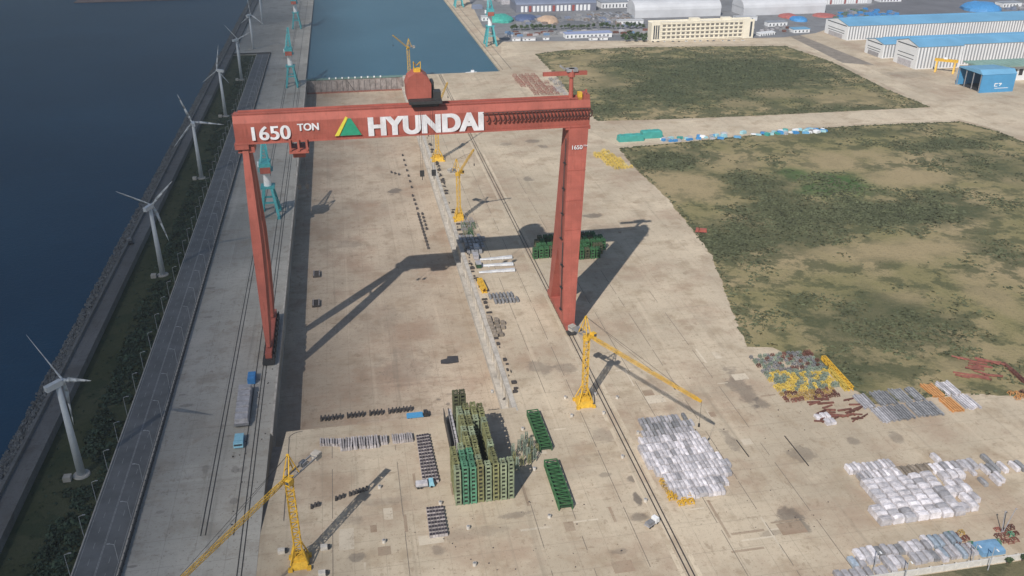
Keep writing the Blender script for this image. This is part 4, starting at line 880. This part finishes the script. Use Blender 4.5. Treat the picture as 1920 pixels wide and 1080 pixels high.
# frames and parts around the right leg and along the dock coping ---------
sf = []
for m in (M_GREENP, mat('dark_olive',(.07,.075,.04),.7,.3,rnd=.2), M_GREENP):
    t = tower_proto(m, 'dark green scaffold tower in the rows around the rigid crane leg', 7.0, 2.9, 3.4); t['group'] = 'scaffold towers around the rigid leg'; t['category'] = 'scaffold'; t.name = 'scaffold_tower'; sf.append(t)
fill([(1000,488),(1003,458),(1122,452),(1134,470),(1128,486)], 3.7, 6.5, sf, 0, .05, .95)
pl = [bundle('pallet_stack', 'grey stacked rack in the girder shadow beside the dock coping', 'rack', 'grey racks in the girder shadow', M_GREY, (2.2,3.6,2.4)) for _ in range(2)]
fill([(858,446),(904,442),(912,472),(878,478)], 2.6, 5.0, pl, 0, .08, .9)
gs = [trestle('green_trestle', 'green trestle in the small cluster below the yellow crane at the dock wall', 'green trestles at the dock wall', m, 3, 3, 4.5) for m in (M_GREENP, M_OLIVE, M_GREY)]
fill([(862,424),(886,414),(896,440),(872,446)], 3.4, 4.6, gs, 0, .15, .9)
for i, (a, b) in enumerate((((900,488),(960,484)),((893,500),(962,497)),((898,512),(965,508)))):
    p, q = P(*a), P(*b); c = (p+q)/2; d = q-p; t = MB(); t.hull([p-c+Vector((0,-1.1,.4)),p-c+Vector((0,1.1,.4)),p-c+Vector((0,.6,1.0)),p-c+Vector((0,-.6,1.0))], [q-c+Vector((0,-1.6,.4)),q-c+Vector((0,1.6,.4)),q-c+Vector((0,1.2,1.8)),q-c+Vector((0,-1.2,1.8))]); t.cbox((-4,0,.2),(.6,3,.4)); t.cbox((4,0,.2),(.6,3,.4))
    o = t.build('steel_section', mat('pale_section',(.5,.51,.53),.5,.2,.3)); o.location = c; tag(o, ('farthest','middle','nearest')[i]+' of the white tapered steel sections beside the dock coping', 'steel section', 'white steel sections')
for i, (a, l, m) in enumerate((((893,468),'white site cabin at the head of the white steel sections',M_WHITE),((892,484),'pale site cabin beside the white steel sections',M_WRAPG),((897,500),'dark green site cabin at the left end of the white steel sections',mat('dark_green_plate',(.03,.09,.04))))):
    t = thing('site_cabin', l, 'cabin', P(*a)); MB().box(-1.6,1.6,-3,3,.2,2.9).build('cabin_body', m, t); MB().box(-1.75,1.75,-3.15,3.15,2.9,3.15).build('roof', M_WRAPG, t); MB().box(1.6,1.66,-1,0,.3,2.3).build('door', M_GREY, t)
lattice_thing('yellow_spreader', 'yellow lifting spreader lying beside the dock coping', 'spreader', (899,529), (909,550), 2.4, M_YEL, 1.4, 2.4, .6)
gr_ = [bundle('plate_rack', 'narrow grey plate rack beside the yellow spreader', 'rack', 'grey plate racks by the spreader', M_GREY, (1.3,5.5,1.6)) for _ in range(2)]
fill([(913,552),(966,548),(976,568),(922,572)], 2.2, 7.0, gr_, 0, .06, .95)
cl = [bundle('rubble_heap', 'brown heap of blocks and scrap beside the dock coping', 'scrap heap', 'brown heaps beside the coping', mat('brown_bundle',(.24,.20,.16)), (2.4,3.2,1.6)) for _ in range(3)]
fill([(912,590),(940,588),(948,640),(926,636)], 3.0, 4.4, cl, 0, .2, .8)

# vehicles ---------------------------------------------------------------
def wheels(t, xs, ys, r=.55, z=.55):
    for x in xs:
        for y in ys: MB().tube((x-.2,y,z),(x+.2,y,z),r,r,12).build('wheel', M_DARK, t)
def truck(name, label, cat, loc, rz, L, W, body, cabm, load=None):
    t = thing(name, label, cat, loc, rz); k = MB().box(-W/2,W/2,-L/2,L/2-2.6,.9,1.35); k.build('flatbed', body, t)
    c = MB().hull([(-W/2,L/2-2.3,.7),(W/2,L/2-2.3,.7),(W/2,L/2,.7),(-W/2,L/2,.7)], [(-W/2,L/2-2.3,3.0),(W/2,L/2-2.3,3.0),(W/2,L/2-.5,3.0),(-W/2,L/2-.5,3.0)]); cb = c.build('cab', cabm, t)
    MB().box(-W*.42,W*.42,L/2-.32,L/2-.05,1.75,2.5).build('windscreen', M_GLASS, cb); wheels(t, (-W/2+.2,W/2-.2), (-L/2+1,-L/2+2.4,L/2-1.3))
    if load: MB().box(-W/2+.15,W/2-.15,-L/2+.2,L/2-2.9,1.35,1.35+load[0]).build('load', load[1], t)
    return t
truck('flatbed_trailer', 'light blue flatbed trailer truck on the dock floor by the thin block row', 'truck', P(783,782,DZ), -math.pi/2, 11, 3.6, M_LBLUE, M_DARK, (.6, M_LBLUE))
t = thing('transporter', 'long grey loaded transporter parked on the left quay between the rails', 'transporter', (P(458,765).x, P(458,765).y, 0), R(1)); k = MB().box(-3.4,3.4,-17,15,1.2,2.0); k.build('deck', M_GREY, t)
k = MB()
for i in range(6): y0 = -16+i*5.1; k.hull([(-3.2,y0,2),(3.2,y0,2),(3.2,y0+4.8,2),(-3.2,y0+4.8,2)], [(-2.8,y0+.2,4.6+.4*(i%2)),(2.9,y0+.2,4.4+.5*(i%3)),(2.9,y0+4.6,4.5),(-2.8,y0+4.6,4.8)])
k.build('load', M_WRAPG, t); wheels(t, (-2.8,-1,1,2.8), [-15+i*3.4 for i in range(9)], .6, .6)
truck('tow_truck', 'pale blue tow truck in front of the long grey transporter', 'truck', (P(449,832).x, P(449,832).y, 0), math.pi, 8.5, 4.2, M_LBLUE, mat('pale_blue_paint',(.25,.50,.62),.4,.1), (1.6, mat('pale_blue_paint',(.25,.50,.62))))
t = thing('container', 'bright blue container behind the long grey transporter', 'container', (P(473,714).x, P(473,714).y, 0), 0); k = MB().box(-1.8,1.8,-3.5,3.5,.15,3.4)
for i in range(9): k.box(-1.9,1.9,-3.4+i*.8,-3.1+i*.8,.3,3.2)
k.build('container_shell', M_BLUE, t); MB().box(-1.7,1.7,-3.58,-3.5,.3,3.2).build('door', M_BLUE, t)
truck('red_truck', 'small red truck at the edge of the dry lower field', 'truck', P(1314,436), R(70), 8, 3.4, M_RED, M_RED, (1.5, M_RED))
truck('flatbed_truck', 'small grey flatbed truck parked at the left of the square block patch', 'truck', P(797,912), R(-90), 8, 3, M_GREY, mat('pale_blue_paint',(.25,.50,.62)), (1.2, M_WRAPG))
truck('yard_truck', 'small white truck close to the crane rails in the near yard', 'truck', P(1222,984), R(-60), 6.5, 2.6, M_WRAPG, M_WHITE, (1.0, M_GREY))
truck('service_truck', 'dark service truck on the seawall path below the second turbine', 'truck', P(245,456,2.6), R(25), 7, 2.6, M_DARK, M_GREY)
# two pale slanting poles at the lower right and the lamp posts on the verge
for a, h, lean, l in (((1878,1000),11,-1.5,'pale pole leaning left over the rust red heap'),((1879,1001),12,2.6,'pale pole leaning right over the rust red heap')):
    o = MB().tube((0,0,0),(lean,0,h),.22,.15,8).tube((lean,0,h),(lean+.5,0,h+.1),.3,.3,8).build('leaning_pole', M_WRAPG); o.location = P(*a); tag(o, l, 'pole', 'pale poles over the heap')
for q, l in (((1637,1073),'street lamp on the verge, left one by the perimeter wall'),((1694,1092),'street lamp on the verge, middle one by the perimeter wall'),((1820,1062),'whitish street lamp on the verge in front of the blue tarpaulin'),((1852,1069),'street lamp on the verge, right one by the perimeter wall')):
    t = thing('verge_lamp', l, 'street lamp', P(*q), 0, 'lamps along the verge'); MB().tube((0,0,0),(0,0,11),.2,.13,8).tube((0,0,11),(-.4,-1.6,11.6),.12,.1,6).build('pole', mat('lamp_grey',(.42,.43,.45)), t); MB().cbox((-.5,-2.1,11.6),(.45,1.2,.22)).build('lamp_head', M_WHITE, t)
o = bundle('blue_tarpaulin', 'light blue tarpaulin over a heap beside the perimeter wall', 'tarpaulin', None, mat('tarp_blue',(.16,.30,.46),.5,.15,.2), (10,6.5,2.2), .1, 6); o.location = P(1853,1031)

# ================================================================== far side: sheds, office block, stores, trees
M_STRIPE = mat('grey_cladding', (.27,.28,.30), .6, .1, .05)
M_SHEDW = mat('white_cladding', (.70,.71,.73), .55, .06, .04)
M_SHEDR = mat('blue_roof_sheet', (.14,.34,.53), .45, .1, .03)
def roof_ridges(k, L, D, h, rise, step=4.0):
    n = int(L/step)
    for i in range(n): x = -L/2+(i+.5)*step; k.bar((x,-D/2-.4,h+.25),(x,0,h+rise+.3),.35,.25)
def shed(name, label, x0, x1, y0, y1, h, rise, wallm, roofm, stripes=True, door=True, cat='shed', gable_dark=True):
    L, D = x1-x0, y1-y0; t = thing(name, label, cat, ((x0+x1)/2,(y0+y1)/2,0)); k = MB()
    k.box(-L/2,L/2,-D/2,D/2,0,h); k.hull([(-L/2,-D/2,h),(-L/2,D/2,h),(-L/2,0,h+rise)], [(L/2,-D/2,h),(L/2,D/2,h),(L/2,0,h+rise)]); wl_ = k.build('wall', wallm, t)
    k = MB()
    for s in (-1,1): k.hull([(-L/2-.6,s*(D/2+.8),h-.1),(-L/2-.6,s*(D/2+.8),h+.35),(-L/2-.6,0,h+rise+.45),(-L/2-.6,0,h+rise+.02)], [(L/2+.6,s*(D/2+.8),h-.1),(L/2+.6,s*(D/2+.8),h+.35),(L/2+.6,0,h+rise+.45),(L/2+.6,0,h+rise+.02)])
    roof_ridges(k, L, D, h, rise); rf = k.build('roof', roofm, t)
    k = MB().box(-L/2*.92,L/2*.92,-1.4,1.4,h+rise,h+rise+1.2); k.build('ridge_vent', roofm, rf)
    if stripes:
        k = MB(); n = int(L/4.4)
        for i in range(n): x = -L/2+2.0+i*(L-3)/n; k.box(x,x+1.9,-D/2-.25,-D/2,1.2,h-1.0)
        k.build('cladding_strip', M_STRIPE, wl_)
    if gable_dark:
        k = MB(); k.box(-L/2-.25,-L/2,-D*.42,D*.42,h-1.6,h-.5); k.build('gable_window', M_GLASS, t)
        for z in (h*.38, h*.55):
            MB().box(-L/2-.2,-L/2,-D*.36,D*.36,z,z+.7).build('louvre_strip', M_GLASS, t)
    if door: MB().box(-L/2-.35,-L/2,-D*.3,D*.3,0,h*.3).build('door', M_WRAPG, t)
    return t
shed('fabrication_shed', 'long rear white shed with bright blue roof and striped side wall', 705, 1090, 1176, 1240, 20, 6, M_SHEDW, M_SHEDR)
shed('fabrication_shed', 'middle white shed with blue roof, squeezed between two larger ones', 686, 960, 1054, 1096, 18, 4, M_SHEDW, M_SHEDR)
shed('fabrication_shed', 'tall front white shed with louvred gable and blue roof', 691, 752, 988, 1036, 27, 6, M_SHEDW, M_SHEDR)
shed('fabrication_shed', 'long white striped shed with blue roof behind the green roofed store', 753.5, 1100, 1000, 1040, 26, 6, M_SHEDW, M_SHEDR, gable_dark=False, door=False)
# green roofed store and blue hut
t = thing('open_store', 'low store with faded green flat roof, next to the blue hut', 'store', (766, 925, 0)); k = MB().box(-46,54,-18,16,17.5,19.0)
for i in range(12): k.box(-45+i*8.2,-44.4+i*8.2,-18.3,16.3,19.0,19.4)
k.build('roof', mat('faded_green_roof', (.22,.34,.30), .7, .15, .05), t)
MB().box(-40,50,-12,14,0,17.4).build('wall', M_SHEDW, t)
for i in range(11): MB().box(-39+i*8.0,-34+i*8.0,-12.3,-12,6,13).build('opening', M_DARK, t)
hx0, hx1, hy0, hy1, hh = 691, 733, 866, 908, 20
t = thing('blasting_hut', 'bright blue open sided hut with a white emblem on its front wall', 'hut', ((hx0+hx1)/2, (hy0+hy1)/2, 0)); L, D = hx1-hx0, hy1-hy0
MB().box(-L/2,L/2,-D/2,-D/2+1,0,hh).build('front_wall', M_LBLUE, t); MB().box(L/2-1,L/2,-D/2+1,D/2,0,hh).build('side_wall', M_LBLUE, t); MB().box(-L/2,L/2-1,D/2-1,D/2,0,hh).build('rear_wall', M_LBLUE, t)
k = MB(); k.hull([(-L/2-.5,-D/2-.4,hh),(L/2+.5,-D/2-.4,hh),(L/2+.5,D/2+.4,hh),(-L/2-.5,D/2+.4,hh)], [(-L/2-.5,-D/2+6,hh+4.5),(L/2+.5,-D/2+6,hh+4.5),(L/2+.5,D/2-2,hh+1.5),(-L/2-.5,D/2-2,hh+1.5)]); k.build('roof', M_SHEDR, t)
k = MB()
for i in range(4): y = -D/2+2+i*(D-4)/3; k.box(-L/2,-L/2+.8,y,y+.8,0,hh)
k.build('column', M_GREY, t); MB().box(-L/2+3,L/2-4,-D/2+4,D/2-3,0,.8).build('floor_plate', M_DARK, t)
k = MB(); k.box(-4,0,-D/2-.12,-D/2,9.2,10.2).box(-4,-3,-D/2-.12,-D/2,7,9.2).box(1,5,-D/2-.12,-D/2,9.2,10.2).hull([(3.6,-D/2-.12,9.2),(5,-D/2-.12,9.2),(5,-D/2,9.2),(3.6,-D/2,9.2)][::-1],[(2,-D/2-.12,7),(3,-D/2-.12,7),(3,-D/2,7),(2,-D/2,7)][::-1]); k.box(-4,0,-D/2-.12,-D/2,6.4,7.0); k.build('emblem', M_WHITE, t)
k = MB().box(-3,14,-D/2-.12,-D/2,4.2,4.8); k.build('front_stripe', M_WHITE, t)
# yellow gantry next to it
t = thing('yard_gantry', 'small yellow gantry crane beside the blue hut', 'gantry crane', (P(1770,136).x, P(1770,136).y, 0), R(-40))
for x in (-10,10): k = MB(); k.bar((x,-5,0),(x,-1,13),2.0); k.bar((x,5,0),(x,1,13),2.0); k.bar((x,-3.4,6),(x,3.4,6),1.4); k.build('gantry_leg', M_YEL, t)
MB().box(-13,13,-1.8,1.8,13,16.2).build('bridge_beam', M_YEL, t); MB().box(-3,1,-2,2,16.2,18).build('hoist', M_WHITE, t)
# office block
ox0, ox1, oy, oh = 428, 582, 1219, 25
t = thing('office_block', 'long cream office block with four rows of windows at the head of the upper field', 'office building', ((ox0+ox1)/2, oy+9, 0)); L = ox1-ox0
MB().box(-L/2,L/2,-8,8,0,oh).build('wall', M_CREAM, t); MB().box(-L/2,-L/2+13,-8.8,-8,0,oh+2).build('projecting_bay', M_CREAM, t); MB().box(L/2-16,L/2,-8.8,-8,0,oh+1).build('projecting_bay', M_CREAM, t)
MB().box(-L/2-.4,L/2+.4,-8.4,-7.6,oh,oh+1.3).box(-L/2-.4,L/2+.4,7.6,8.4,oh,oh+1.3).build('parapet', M_CREAM, t)
k = MB().box(-18,-4,-4,5,oh,oh+4.5); k.build('plant_room', M_CREAM, t); MB().box(30,44,-3,5,oh,oh+4).build('plant_room', M_CREAM, t)
for rI in range(4):
    for cI in range(17):
        x = -L/2+16.5+cI*7.2; z = 3.4+rI*5.4
        wdw = MB().box(x,x+4.6,-8.08,-8,z,z+2.7).build('window', mat('office_window',(.16,.15,.14),.3,.2), t)
k = MB()
for rI in range(5): z = 1.6+rI*5.4; k.box(-L/2+14,L/2-17,-8.7,-8.0,z,z+.7)
for cI in range(18): x = -L/2+14.4+cI*7.2; k.box(x,x+1.0,-8.5,-8.0,.2,oh)
k.build('facade_band', M_CREAM, t)
for i in range(3): MB().box(-L/2+3+i*3.2,-L/2+5+i*3.2,-8.86,-8.8,3,oh-3).build('window', M_GLASS, t)
MB().box(L/2-6,L/2-3,-8.86,-8.8,2,oh-2).build('window', M_GLASS, t)
# barrel roofed warehouses and the dark one
def barrel(name, label, a, b, depth, h, rise, wm, rm, panels=None):
    p, q = P(*a), P(*b); L = (q-p).length; t = thing(name, label, 'warehouse', ((p.x+q.x)/2,(p.y+q.y)/2+depth/2,0), math.atan2(q.y-p.y,q.x-p.x)*.3)
    MB().box(-L/2,L/2,-depth/2,depth/2,0,h).build('wall', wm, t); arc = [(-depth/2*math.cos(math.pi*i/10), h+rise*math.sin(math.pi*i/10)) for i in range(11)]
    MB().hull([(-L/2-.5,y,z) for y, z in arc], [(L/2+.5,y,z) for y, z in arc]).build('roof', rm, t)
    if panels:
        n = 18
        for i in range(n): x = -L/2+8+i*(L-16)/n; MB().box(x,x+(L-16)/n*.62,-depth/2-.3,-depth/2,1,h*.8).build('door', mat('red_door',(.30,.07,.06),.6,.1) if i in (2,8,13) else M_WHITE, t)
    return t
M_BARR = mat('white_barrel_roof', (.52,.53,.56), .5, .1, .03)
barrel('barrel_warehouse', 'white barrel roofed warehouse behind the left end of the office block', (1190,34), (1352,30), 46, 12, 13, M_BARR, M_BARR)
barrel('barrel_warehouse', 'white barrel roofed warehouse behind the right end of the office block', (1394,30), (1545,24), 46, 12, 13, M_BARR, M_BARR)
barrel('dark_warehouse', 'dark blue grey warehouse with a row of white doors along its front', (968,24), (1118,20), 60, 13, 6, mat('slate_wall',(.16,.17,.22),.7,.1), mat('slate_roof',(.17,.20,.28),.6,.12,.03), True)
barrel('pale_warehouse', 'pale warehouse with white doors at the top edge right of centre', (1540,10), (1632,6), 40, 10, 6, M_BARR, mat('slate_roof',(.17,.20,.28)), True)
# covered heaps
def heap(label, c, rx, ry, h, m, name='covered_heap', cat='covered heap'):
    p = P(*c); mb = MB(); g = []; n, k = 16, 5
    sx = (P(c[0]+rx,c[1])-p).length; sy = abs(P(c[0],c[1]-ry).y-p.y)
    for j in range(k):
        f = j/k; rr = math.cos(f*math.pi/2)**.8
        for i in range(n): a = 2*math.pi*i/n; q = 1+.14*noise.noise(Vector((math.cos(a)*1.3+c[0], math.sin(a)*1.3, j*.5))); mb.v.append((sx*rr*q*math.cos(a), sy*rr*q*math.sin(a), h*math.sin(f*math.pi/2)*q))
    for j in range(k-1):
        for i in range(n): mb.f.append((j*n+i, j*n+(i+1)%n, (j+1)*n+(i+1)%n, (j+1)*n+i))
    mb.v.append((0,0,h)); mb.f += [((k-1)*n+i, (k-1)*n+(i+1)%n, len(mb.v)-1) for i in range(n)]; mb.f.append(tuple(range(n-1,-1,-1)))
    o = mb.build(name, m); o.location = p; tag(o, label, cat)
M_ORT = mat('orange_tarpaulin',(.48,.34,.24),.7,.2); M_GRT = mat('green_tarpaulin',(.05,.34,.28),.6,.15); M_RDT = mat('red_tarpaulin',(.36,.11,.10),.7,.25); M_BLT = mat('blue_tarpaulin',(.05,.23,.50),.6,.2)
heap('heap under a green tarpaulin beside the tall jib crane', (938,38), 24, 6, 9, M_GRT); heap('heap under a pale orange tarpaulin in the grey stores', (1027,40), 20, 5, 8, M_ORT)
heap('heap under a red tarpaulin right of the barrel warehouses', (1478,32), 18, 4, 5.5, M_RDT); heap('heap under a blue tarpaulin in front of the red one', (1497,38), 15, 4, 6, M_BLT)
heap('heap under a salmon tarpaulin right of the red and blue ones', (1545,30), 22, 4, 4, M_RDT); heap('big bright blue tent at the top right of the view', (1838,18), 34, 7, 13, M_BLT, 'tent', 'tent')
heap('dark blue tarpaulin heap near the dark warehouse', (985,36), 22, 5, 7, mat('navy_tarpaulin',(.07,.10,.20),.6,.2)); heap('second dark heap right of the pale orange one', (1075,46), 34, 4, 5, mat('charcoal_heap',(.12,.125,.14),.8,.3))
# stores: rows of low dark stacks and blue drums on the grey ground
sk = [bundle('store_stack', 'low dark stack in the grey stores behind the perimeter track', 'stack', 'dark stacks in the far stores', m, (9,6,3.2), .2, 5) for m in (mat('charcoal_heap',(.12,.125,.14)), M_GREY, mat('slate_roof',(.17,.20,.28)), mat('store_rust',(.20,.16,.14),.8,.3))]
fill([(950,48),(960,34),(1180,24),(1200,50)], 14, 15, sk, 0, .25, .6)
sk = [bundle('store_stack', 'low stack of blue or grey goods in the stores behind the blue roofed sheds', 'stack', 'blue and grey stacks in the far stores', m, (8,6,3.4), .2, 5) for m in (M_BLUE, mat('slate_roof',(.17,.20,.28)), M_GREY, M_BLUE, mat('dull_green_stack',(.09,.14,.11),.8,.3))]
fill([(1560,34),(1580,18),(1640,16),(1735,40),(1600,44)], 13, 14, sk, 0, .25, .75)
sk = [bundle('store_stack', 'low pale stack in the stores at the upper right corner', 'stack', 'pale stacks in the upper right corner', m, (8,6,3), .2, 5) for m in (M_WRAPG, mat('slate_roof',(.17,.20,.28)), M_GREY)]
fill([(1870,10),(1990,0),(1990,46),(1890,50)], 15, 18, sk, 0, .25, .6)
sk = [bundle('store_stack', 'low stack at the top edge behind the warehouses', 'stack', 'stacks at the top edge', m, (18,12,6), .2, 5) for m in (M_WRAPG, mat('slate_roof',(.17,.20,.28)), M_GREY, mat('store_rust',(.20,.16,.14)))]
fill([(880,20),(905,-4),(960,-10),(950,14)], 30, 40, sk, 0, .3, .7)
struct(MB().sheet([tuple(P(*q)[:2]) for q in ((1610,18),(1690,-8),(1960,-20),(1760,42))], .06), 'far_road', mat('far_asphalt',(.13,.13,.145),.9,.15,.02))
struct(MB().sheet([tuple(P(*q)[:2]) for q in ((945,60),(1215,54),(1215,64),(950,72))], .06), 'storage_road', mat('far_pale_asphalt',(.25,.25,.25),.9,.15,.02))
# low blue shed, white site cabins, vehicles
def lowbox(name, label, cat, a, b, d, h, wm, rm, group=None):
    p, q = P(*a), P(*b); L = (q-p).length; t = thing(name, label, cat, ((p.x+q.x)/2,(p.y+q.y)/2+d/2,0), 0, group); MB().box(-L/2,L/2,-d/2,d/2,0,h).build('wall', wm, t); MB().box(-L/2-.4,L/2+.4,-d/2-.4,d/2+.4,h,h+.8).build('roof', rm, t); n = max(1,int(L/6))
    for i in range(n): x = -L/2+2+i*6; MB().box(x,x+2,-d/2-.1,-d/2,1,h*.7).build('opening', M_GLASS, t)
M_LILAC = mat('lilac_blue_roof', (.27,.32,.50), .6, .1)
lowbox('low_shed', 'low lilac blue roofed shed along the perimeter track', 'shed', (1060,72), (1148,70), 16, 6, M_SHEDW, M_LILAC)
lowbox('low_shed', 'small light blue roofed shed right of the office block', 'shed', (1488,62), (1518,61), 16, 5, M_SHEDW, M_SHEDR)
for i, (a, b) in enumerate((((961,77),(976,77)),((981,77),(1004,76)),((1019,75),(1030,75)),((1106,76),(1120,75)),((1126,75),(1140,75)))): lowbox('site_cabin', 'white site cabin in the row along the far edge of the perimeter track', 'cabin', a, b, 6, 3.4, M_WHITE, M_WRAPG, 'white cabins on the perimeter track')
for i in range(7): lowbox('parked_bus', 'white bus parked right of the office block', 'bus', (1424+i*4.4,68-i*.5), (1426.6+i*4.4,67.9-i*.5), 12, 3.0, M_WHITE, M_WHITE, 'white buses by the office block')
def car(label, q, m, rz=0):
    t = thing('parked_car', label, 'car', P(*q), rz, 'cars parked by the office block'); MB().box(-.9,.9,-2.1,2.1,.35,.95).build('car_body', m, t); MB().hull([(-.85,-1.3,.95),(.85,-1.3,.95),(.85,1.0,.95),(-.85,1.0,.95)],[(-.7,-.9,1.5),(.7,-.9,1.5),(.7,.5,1.5),(-.7,.5,1.5)]).build('cabin', M_GLASS, t)
for i in range(14): car('car parked on the forecourt below the office block', (1222+i*13+random.uniform(-3,3), 79-i*.2), random.choice((M_WHITE,M_DARK,M_GREY,M_WHITE)), R(90)*(i%2))
# trees
def tree_proto(h, r, label):
    t = thing('tree', label, 'tree', (0,0,0), 0, None); k = MB(); k.tube((0,0,0),(0,0,h*.55),.28,.16,7)
    for a in (0.4,2.4,4.4): k.bar((0,0,h*.35),(math.cos(a)*r*.6,math.sin(a)*r*.6,h*.62),.14)
    k.build('trunk', M_TRUNK, t); c = MB()
    for i in range(9): a = random.random()*6.28; q = random.uniform(.1,.6)*r; leafy(c, (math.cos(a)*q, math.sin(a)*q, h*random.uniform(.42,.78)), r*.55, 16, r*.28)
    c.build('crown', M_LEAF, t); return t
def trees(pts, label, group, sc=1.0):
    pr_ = [tree_proto(h*sc, r*sc, label) for h, r in ((8,3.4),(6.5,2.8),(9.5,3.8))]
    for p in pts: o = dup(random.choice(pr_), p, random.random()*6); o['group'] = group
    for q in pr_: drop(q)
trees([P(952+i*6.2+random.uniform(-2,2), 56-i*.06+random.uniform(-1.6,1.6)) for i in range(42) if random.random() < .85], 'small dark tree in the row between the stores and the perimeter track', 'trees behind the perimeter track')
trees([P(random.uniform(1166,1212), random.uniform(64,79)) for i in range(20)], 'small tree in the clump left of the office block', 'trees left of the office block')
trees([P(1560+i*9, 44-i*.1+random.uniform(-1,1)) for i in range(18)], 'dark tree in the row behind the rear blue roofed shed', 'trees behind the rear shed')
trees([(P(1888,1058)), P(1916,1052)], 'rounded green tree on the verge at the lower right corner', 'trees on the lower right verge', .45)
# teal tarpaulined stack and the long mixed heap beside the track
for a, b, hgt, l in (((1162,268),(1206,263),5.5,'teal tarpaulined stack by the track, longer left one'),((1206,262),(1240,257),6.5,'teal tarpaulined stack by the track, rounder right one')):
    p, q = P(*a), P(*b); L = (q-p).length; o = bundle('tarpaulin_stack', l, 'covered stack', None, mat('teal_tarpaulin',(.05,.30,.27),.55,.15,.2), (L,9,hgt), .2, 9); o.location = (p+q)/2+Vector((0,4,0)); 
cols = [M_BLT, mat('pale_cyan_tarp',(.30,.52,.58),.6,.15), M_WHITE, mat('mid_blue_tarp',(.12,.33,.55),.6,.15), mat('teal_tarpaulin',(.05,.30,.27)), M_WRAPG]
nm = {M_BLT:'bright blue', cols[1]:'pale cyan', M_WHITE:'white', cols[3]:'mid blue', cols[4]:'teal', M_WRAPG:'grey'}
for i in range(64):
    u = random.random(); c = P(1242+u*305, 264-u*17+random.uniform(-5,3)); m = random.choice(cols)
    o = bundle('sacked_goods', nm[m]+' sack pile in the long colourful heap between the track and the dry field', 'sack pile', nm[m]+' sack piles in the colourful heap', m, (random.uniform(3,7),random.uniform(2.5,5),random.uniform(1.2,3)), .1, 4); o.location = c; o.rotation_euler.z = random.uniform(-.5,.5)
# small boat moored at the head of the basin
b = P(886,131); t = thing('work_boat', 'small white work boat moored at the head quay of the basin', 'boat', (b.x-2, 1079, -2.5), math.pi/2); MB().hull([(-1.6,-6,-.6),(1.6,-6,-.6),(1.6,4,-.6),(0,6.5,-.6),(-1.6,4,-.6)],[(-2.1,-6.4,1.2),(2.1,-6.4,1.2),(2.1,4,1.2),(0,8,1.4),(-2.1,4,1.2)]).build('hull', M_WHITE, t); k = MB().box(-1.3,1.3,-3,1,1.2,3.6); k.build('wheelhouse', M_WHITE, t); MB().tube((0,-1,3.6),(0,-1,9),.12,.08,6).build('mast', M_GREY, t)

# long sheds and rows of goods filling the works up to the top edge
M_DRF = mat('dull_shed_roof', (.25,.27,.31), .6, .15, .03); M_DRB = mat('dull_blue_roof', (.13,.22,.36), .6, .15, .03); M_DRW = mat('pale_shed_roof', (.45,.46,.48), .6, .12, .03)
for i, (a, b, dpt, h, rm, lb) in enumerate((((1128,16),(1180,14),30,9,M_DRF,'grey roofed shed between the dark warehouse and the barrel warehouse'),((1130,6),(1178,4),26,8,M_DRB,'dull blue roofed shed at the top edge beside the barrel warehouse'),((960,2),(1020,1),30,9,M_DRW,'pale roofed shed at the top edge above the dark warehouse, left'),((1030,1),(1110,-2),30,9,M_DRF,'grey roofed shed at the top edge above the dark warehouse, right'),
        ((1200,2),(1270,0),30,11,M_DRF,'grey roofed shed at the top edge behind the left barrel warehouse'),((1280,1),(1370,-2),34,10,M_DRB,'dull blue roofed shed at the top edge between the barrel warehouses'),((1390,-1),(1520,-6),34,11,M_DRW,'long pale roofed shed at the top edge behind the right barrel warehouse'),((1650,4),(1690,3),20,6,M_DRW,'small pale roofed shed on the far road'),((1880,14),(1915,13),22,7,M_DRF,'grey shed right of the blue tent'),
        ((1380,40),(1420,39),14,6,M_DRW,'small pale shed behind the right end of the office block'),((1440,50),(1476,49),14,6,M_DRF,'small grey shed behind the white buses'),((1160,46),(1206,44),12,5,M_DRW,'low pale shed behind the tree clump'),((905,40),(930,38),14,6,M_DRW,'small pale shed at the foot of the jib crane'))):
    lowbox('store_shed', lb, 'shed', a, b, dpt, h, M_SHEDW, rm)
for poly, lab, grp, ms, dm, spc in (([(1085,44),(1100,28),(1182,22),(1196,42)], 'grey row of stored sections in the diagonal rows behind the tree line', 'grey rows behind the tree line', (M_GREY, M_DRF, M_WRAPG), (3,14,2.4), (7,19)),
        ([(948,62),(1212,57),(1212,63),(950,69)], 'small pale or blue container in the row in front of the tree line', 'containers in front of the tree line', (M_WRAPG, M_DRB, M_GREY, M_RUST), (9,3,3), (13,9)),
        ([(1380,52),(1470,50),(1500,60),(1420,60)], 'mixed small stack behind the white buses', 'small stacks behind the buses', (M_WRAPG, M_GREY, M_RUST), (5,5,2.6), (10,12)),
        ([(1556,40),(1740,44),(1820,46),(1640,30)], 'blue or dark stack in the rows behind the rear blue roofed shed', 'stacks behind the rear shed', (M_BLUE, M_DRB, M_GREY, M_LEAF), (6,6,3), (10,13))):
    fill(poly, spc[0], spc[1], [bundle('goods_row', lab, 'stack', grp, m, dm, .2, 4) for m in ms], 0, .2, .75)

# thin sea haze filling the air up to just above the viewpoint
HM = bpy.data.materials.new('haze_air'); HM.use_nodes = True; HM.node_tree.nodes.clear()
_o = HM.node_tree.nodes.new('ShaderNodeOutputMaterial'); _v = HM.node_tree.nodes.new('ShaderNodeVolumePrincipled')
_v.inputs['Density'].default_value = .00008; _v.inputs['Color'].default_value = (.88,.93,1,1); _v.inputs['Anisotropy'].default_value = .2
HM.node_tree.links.new(_v.outputs[0], _o.inputs['Volume'])
hz = tag(MB().box(-4200,4200,-600,4200,-19,245).build('haze', HM), kind='stuff')
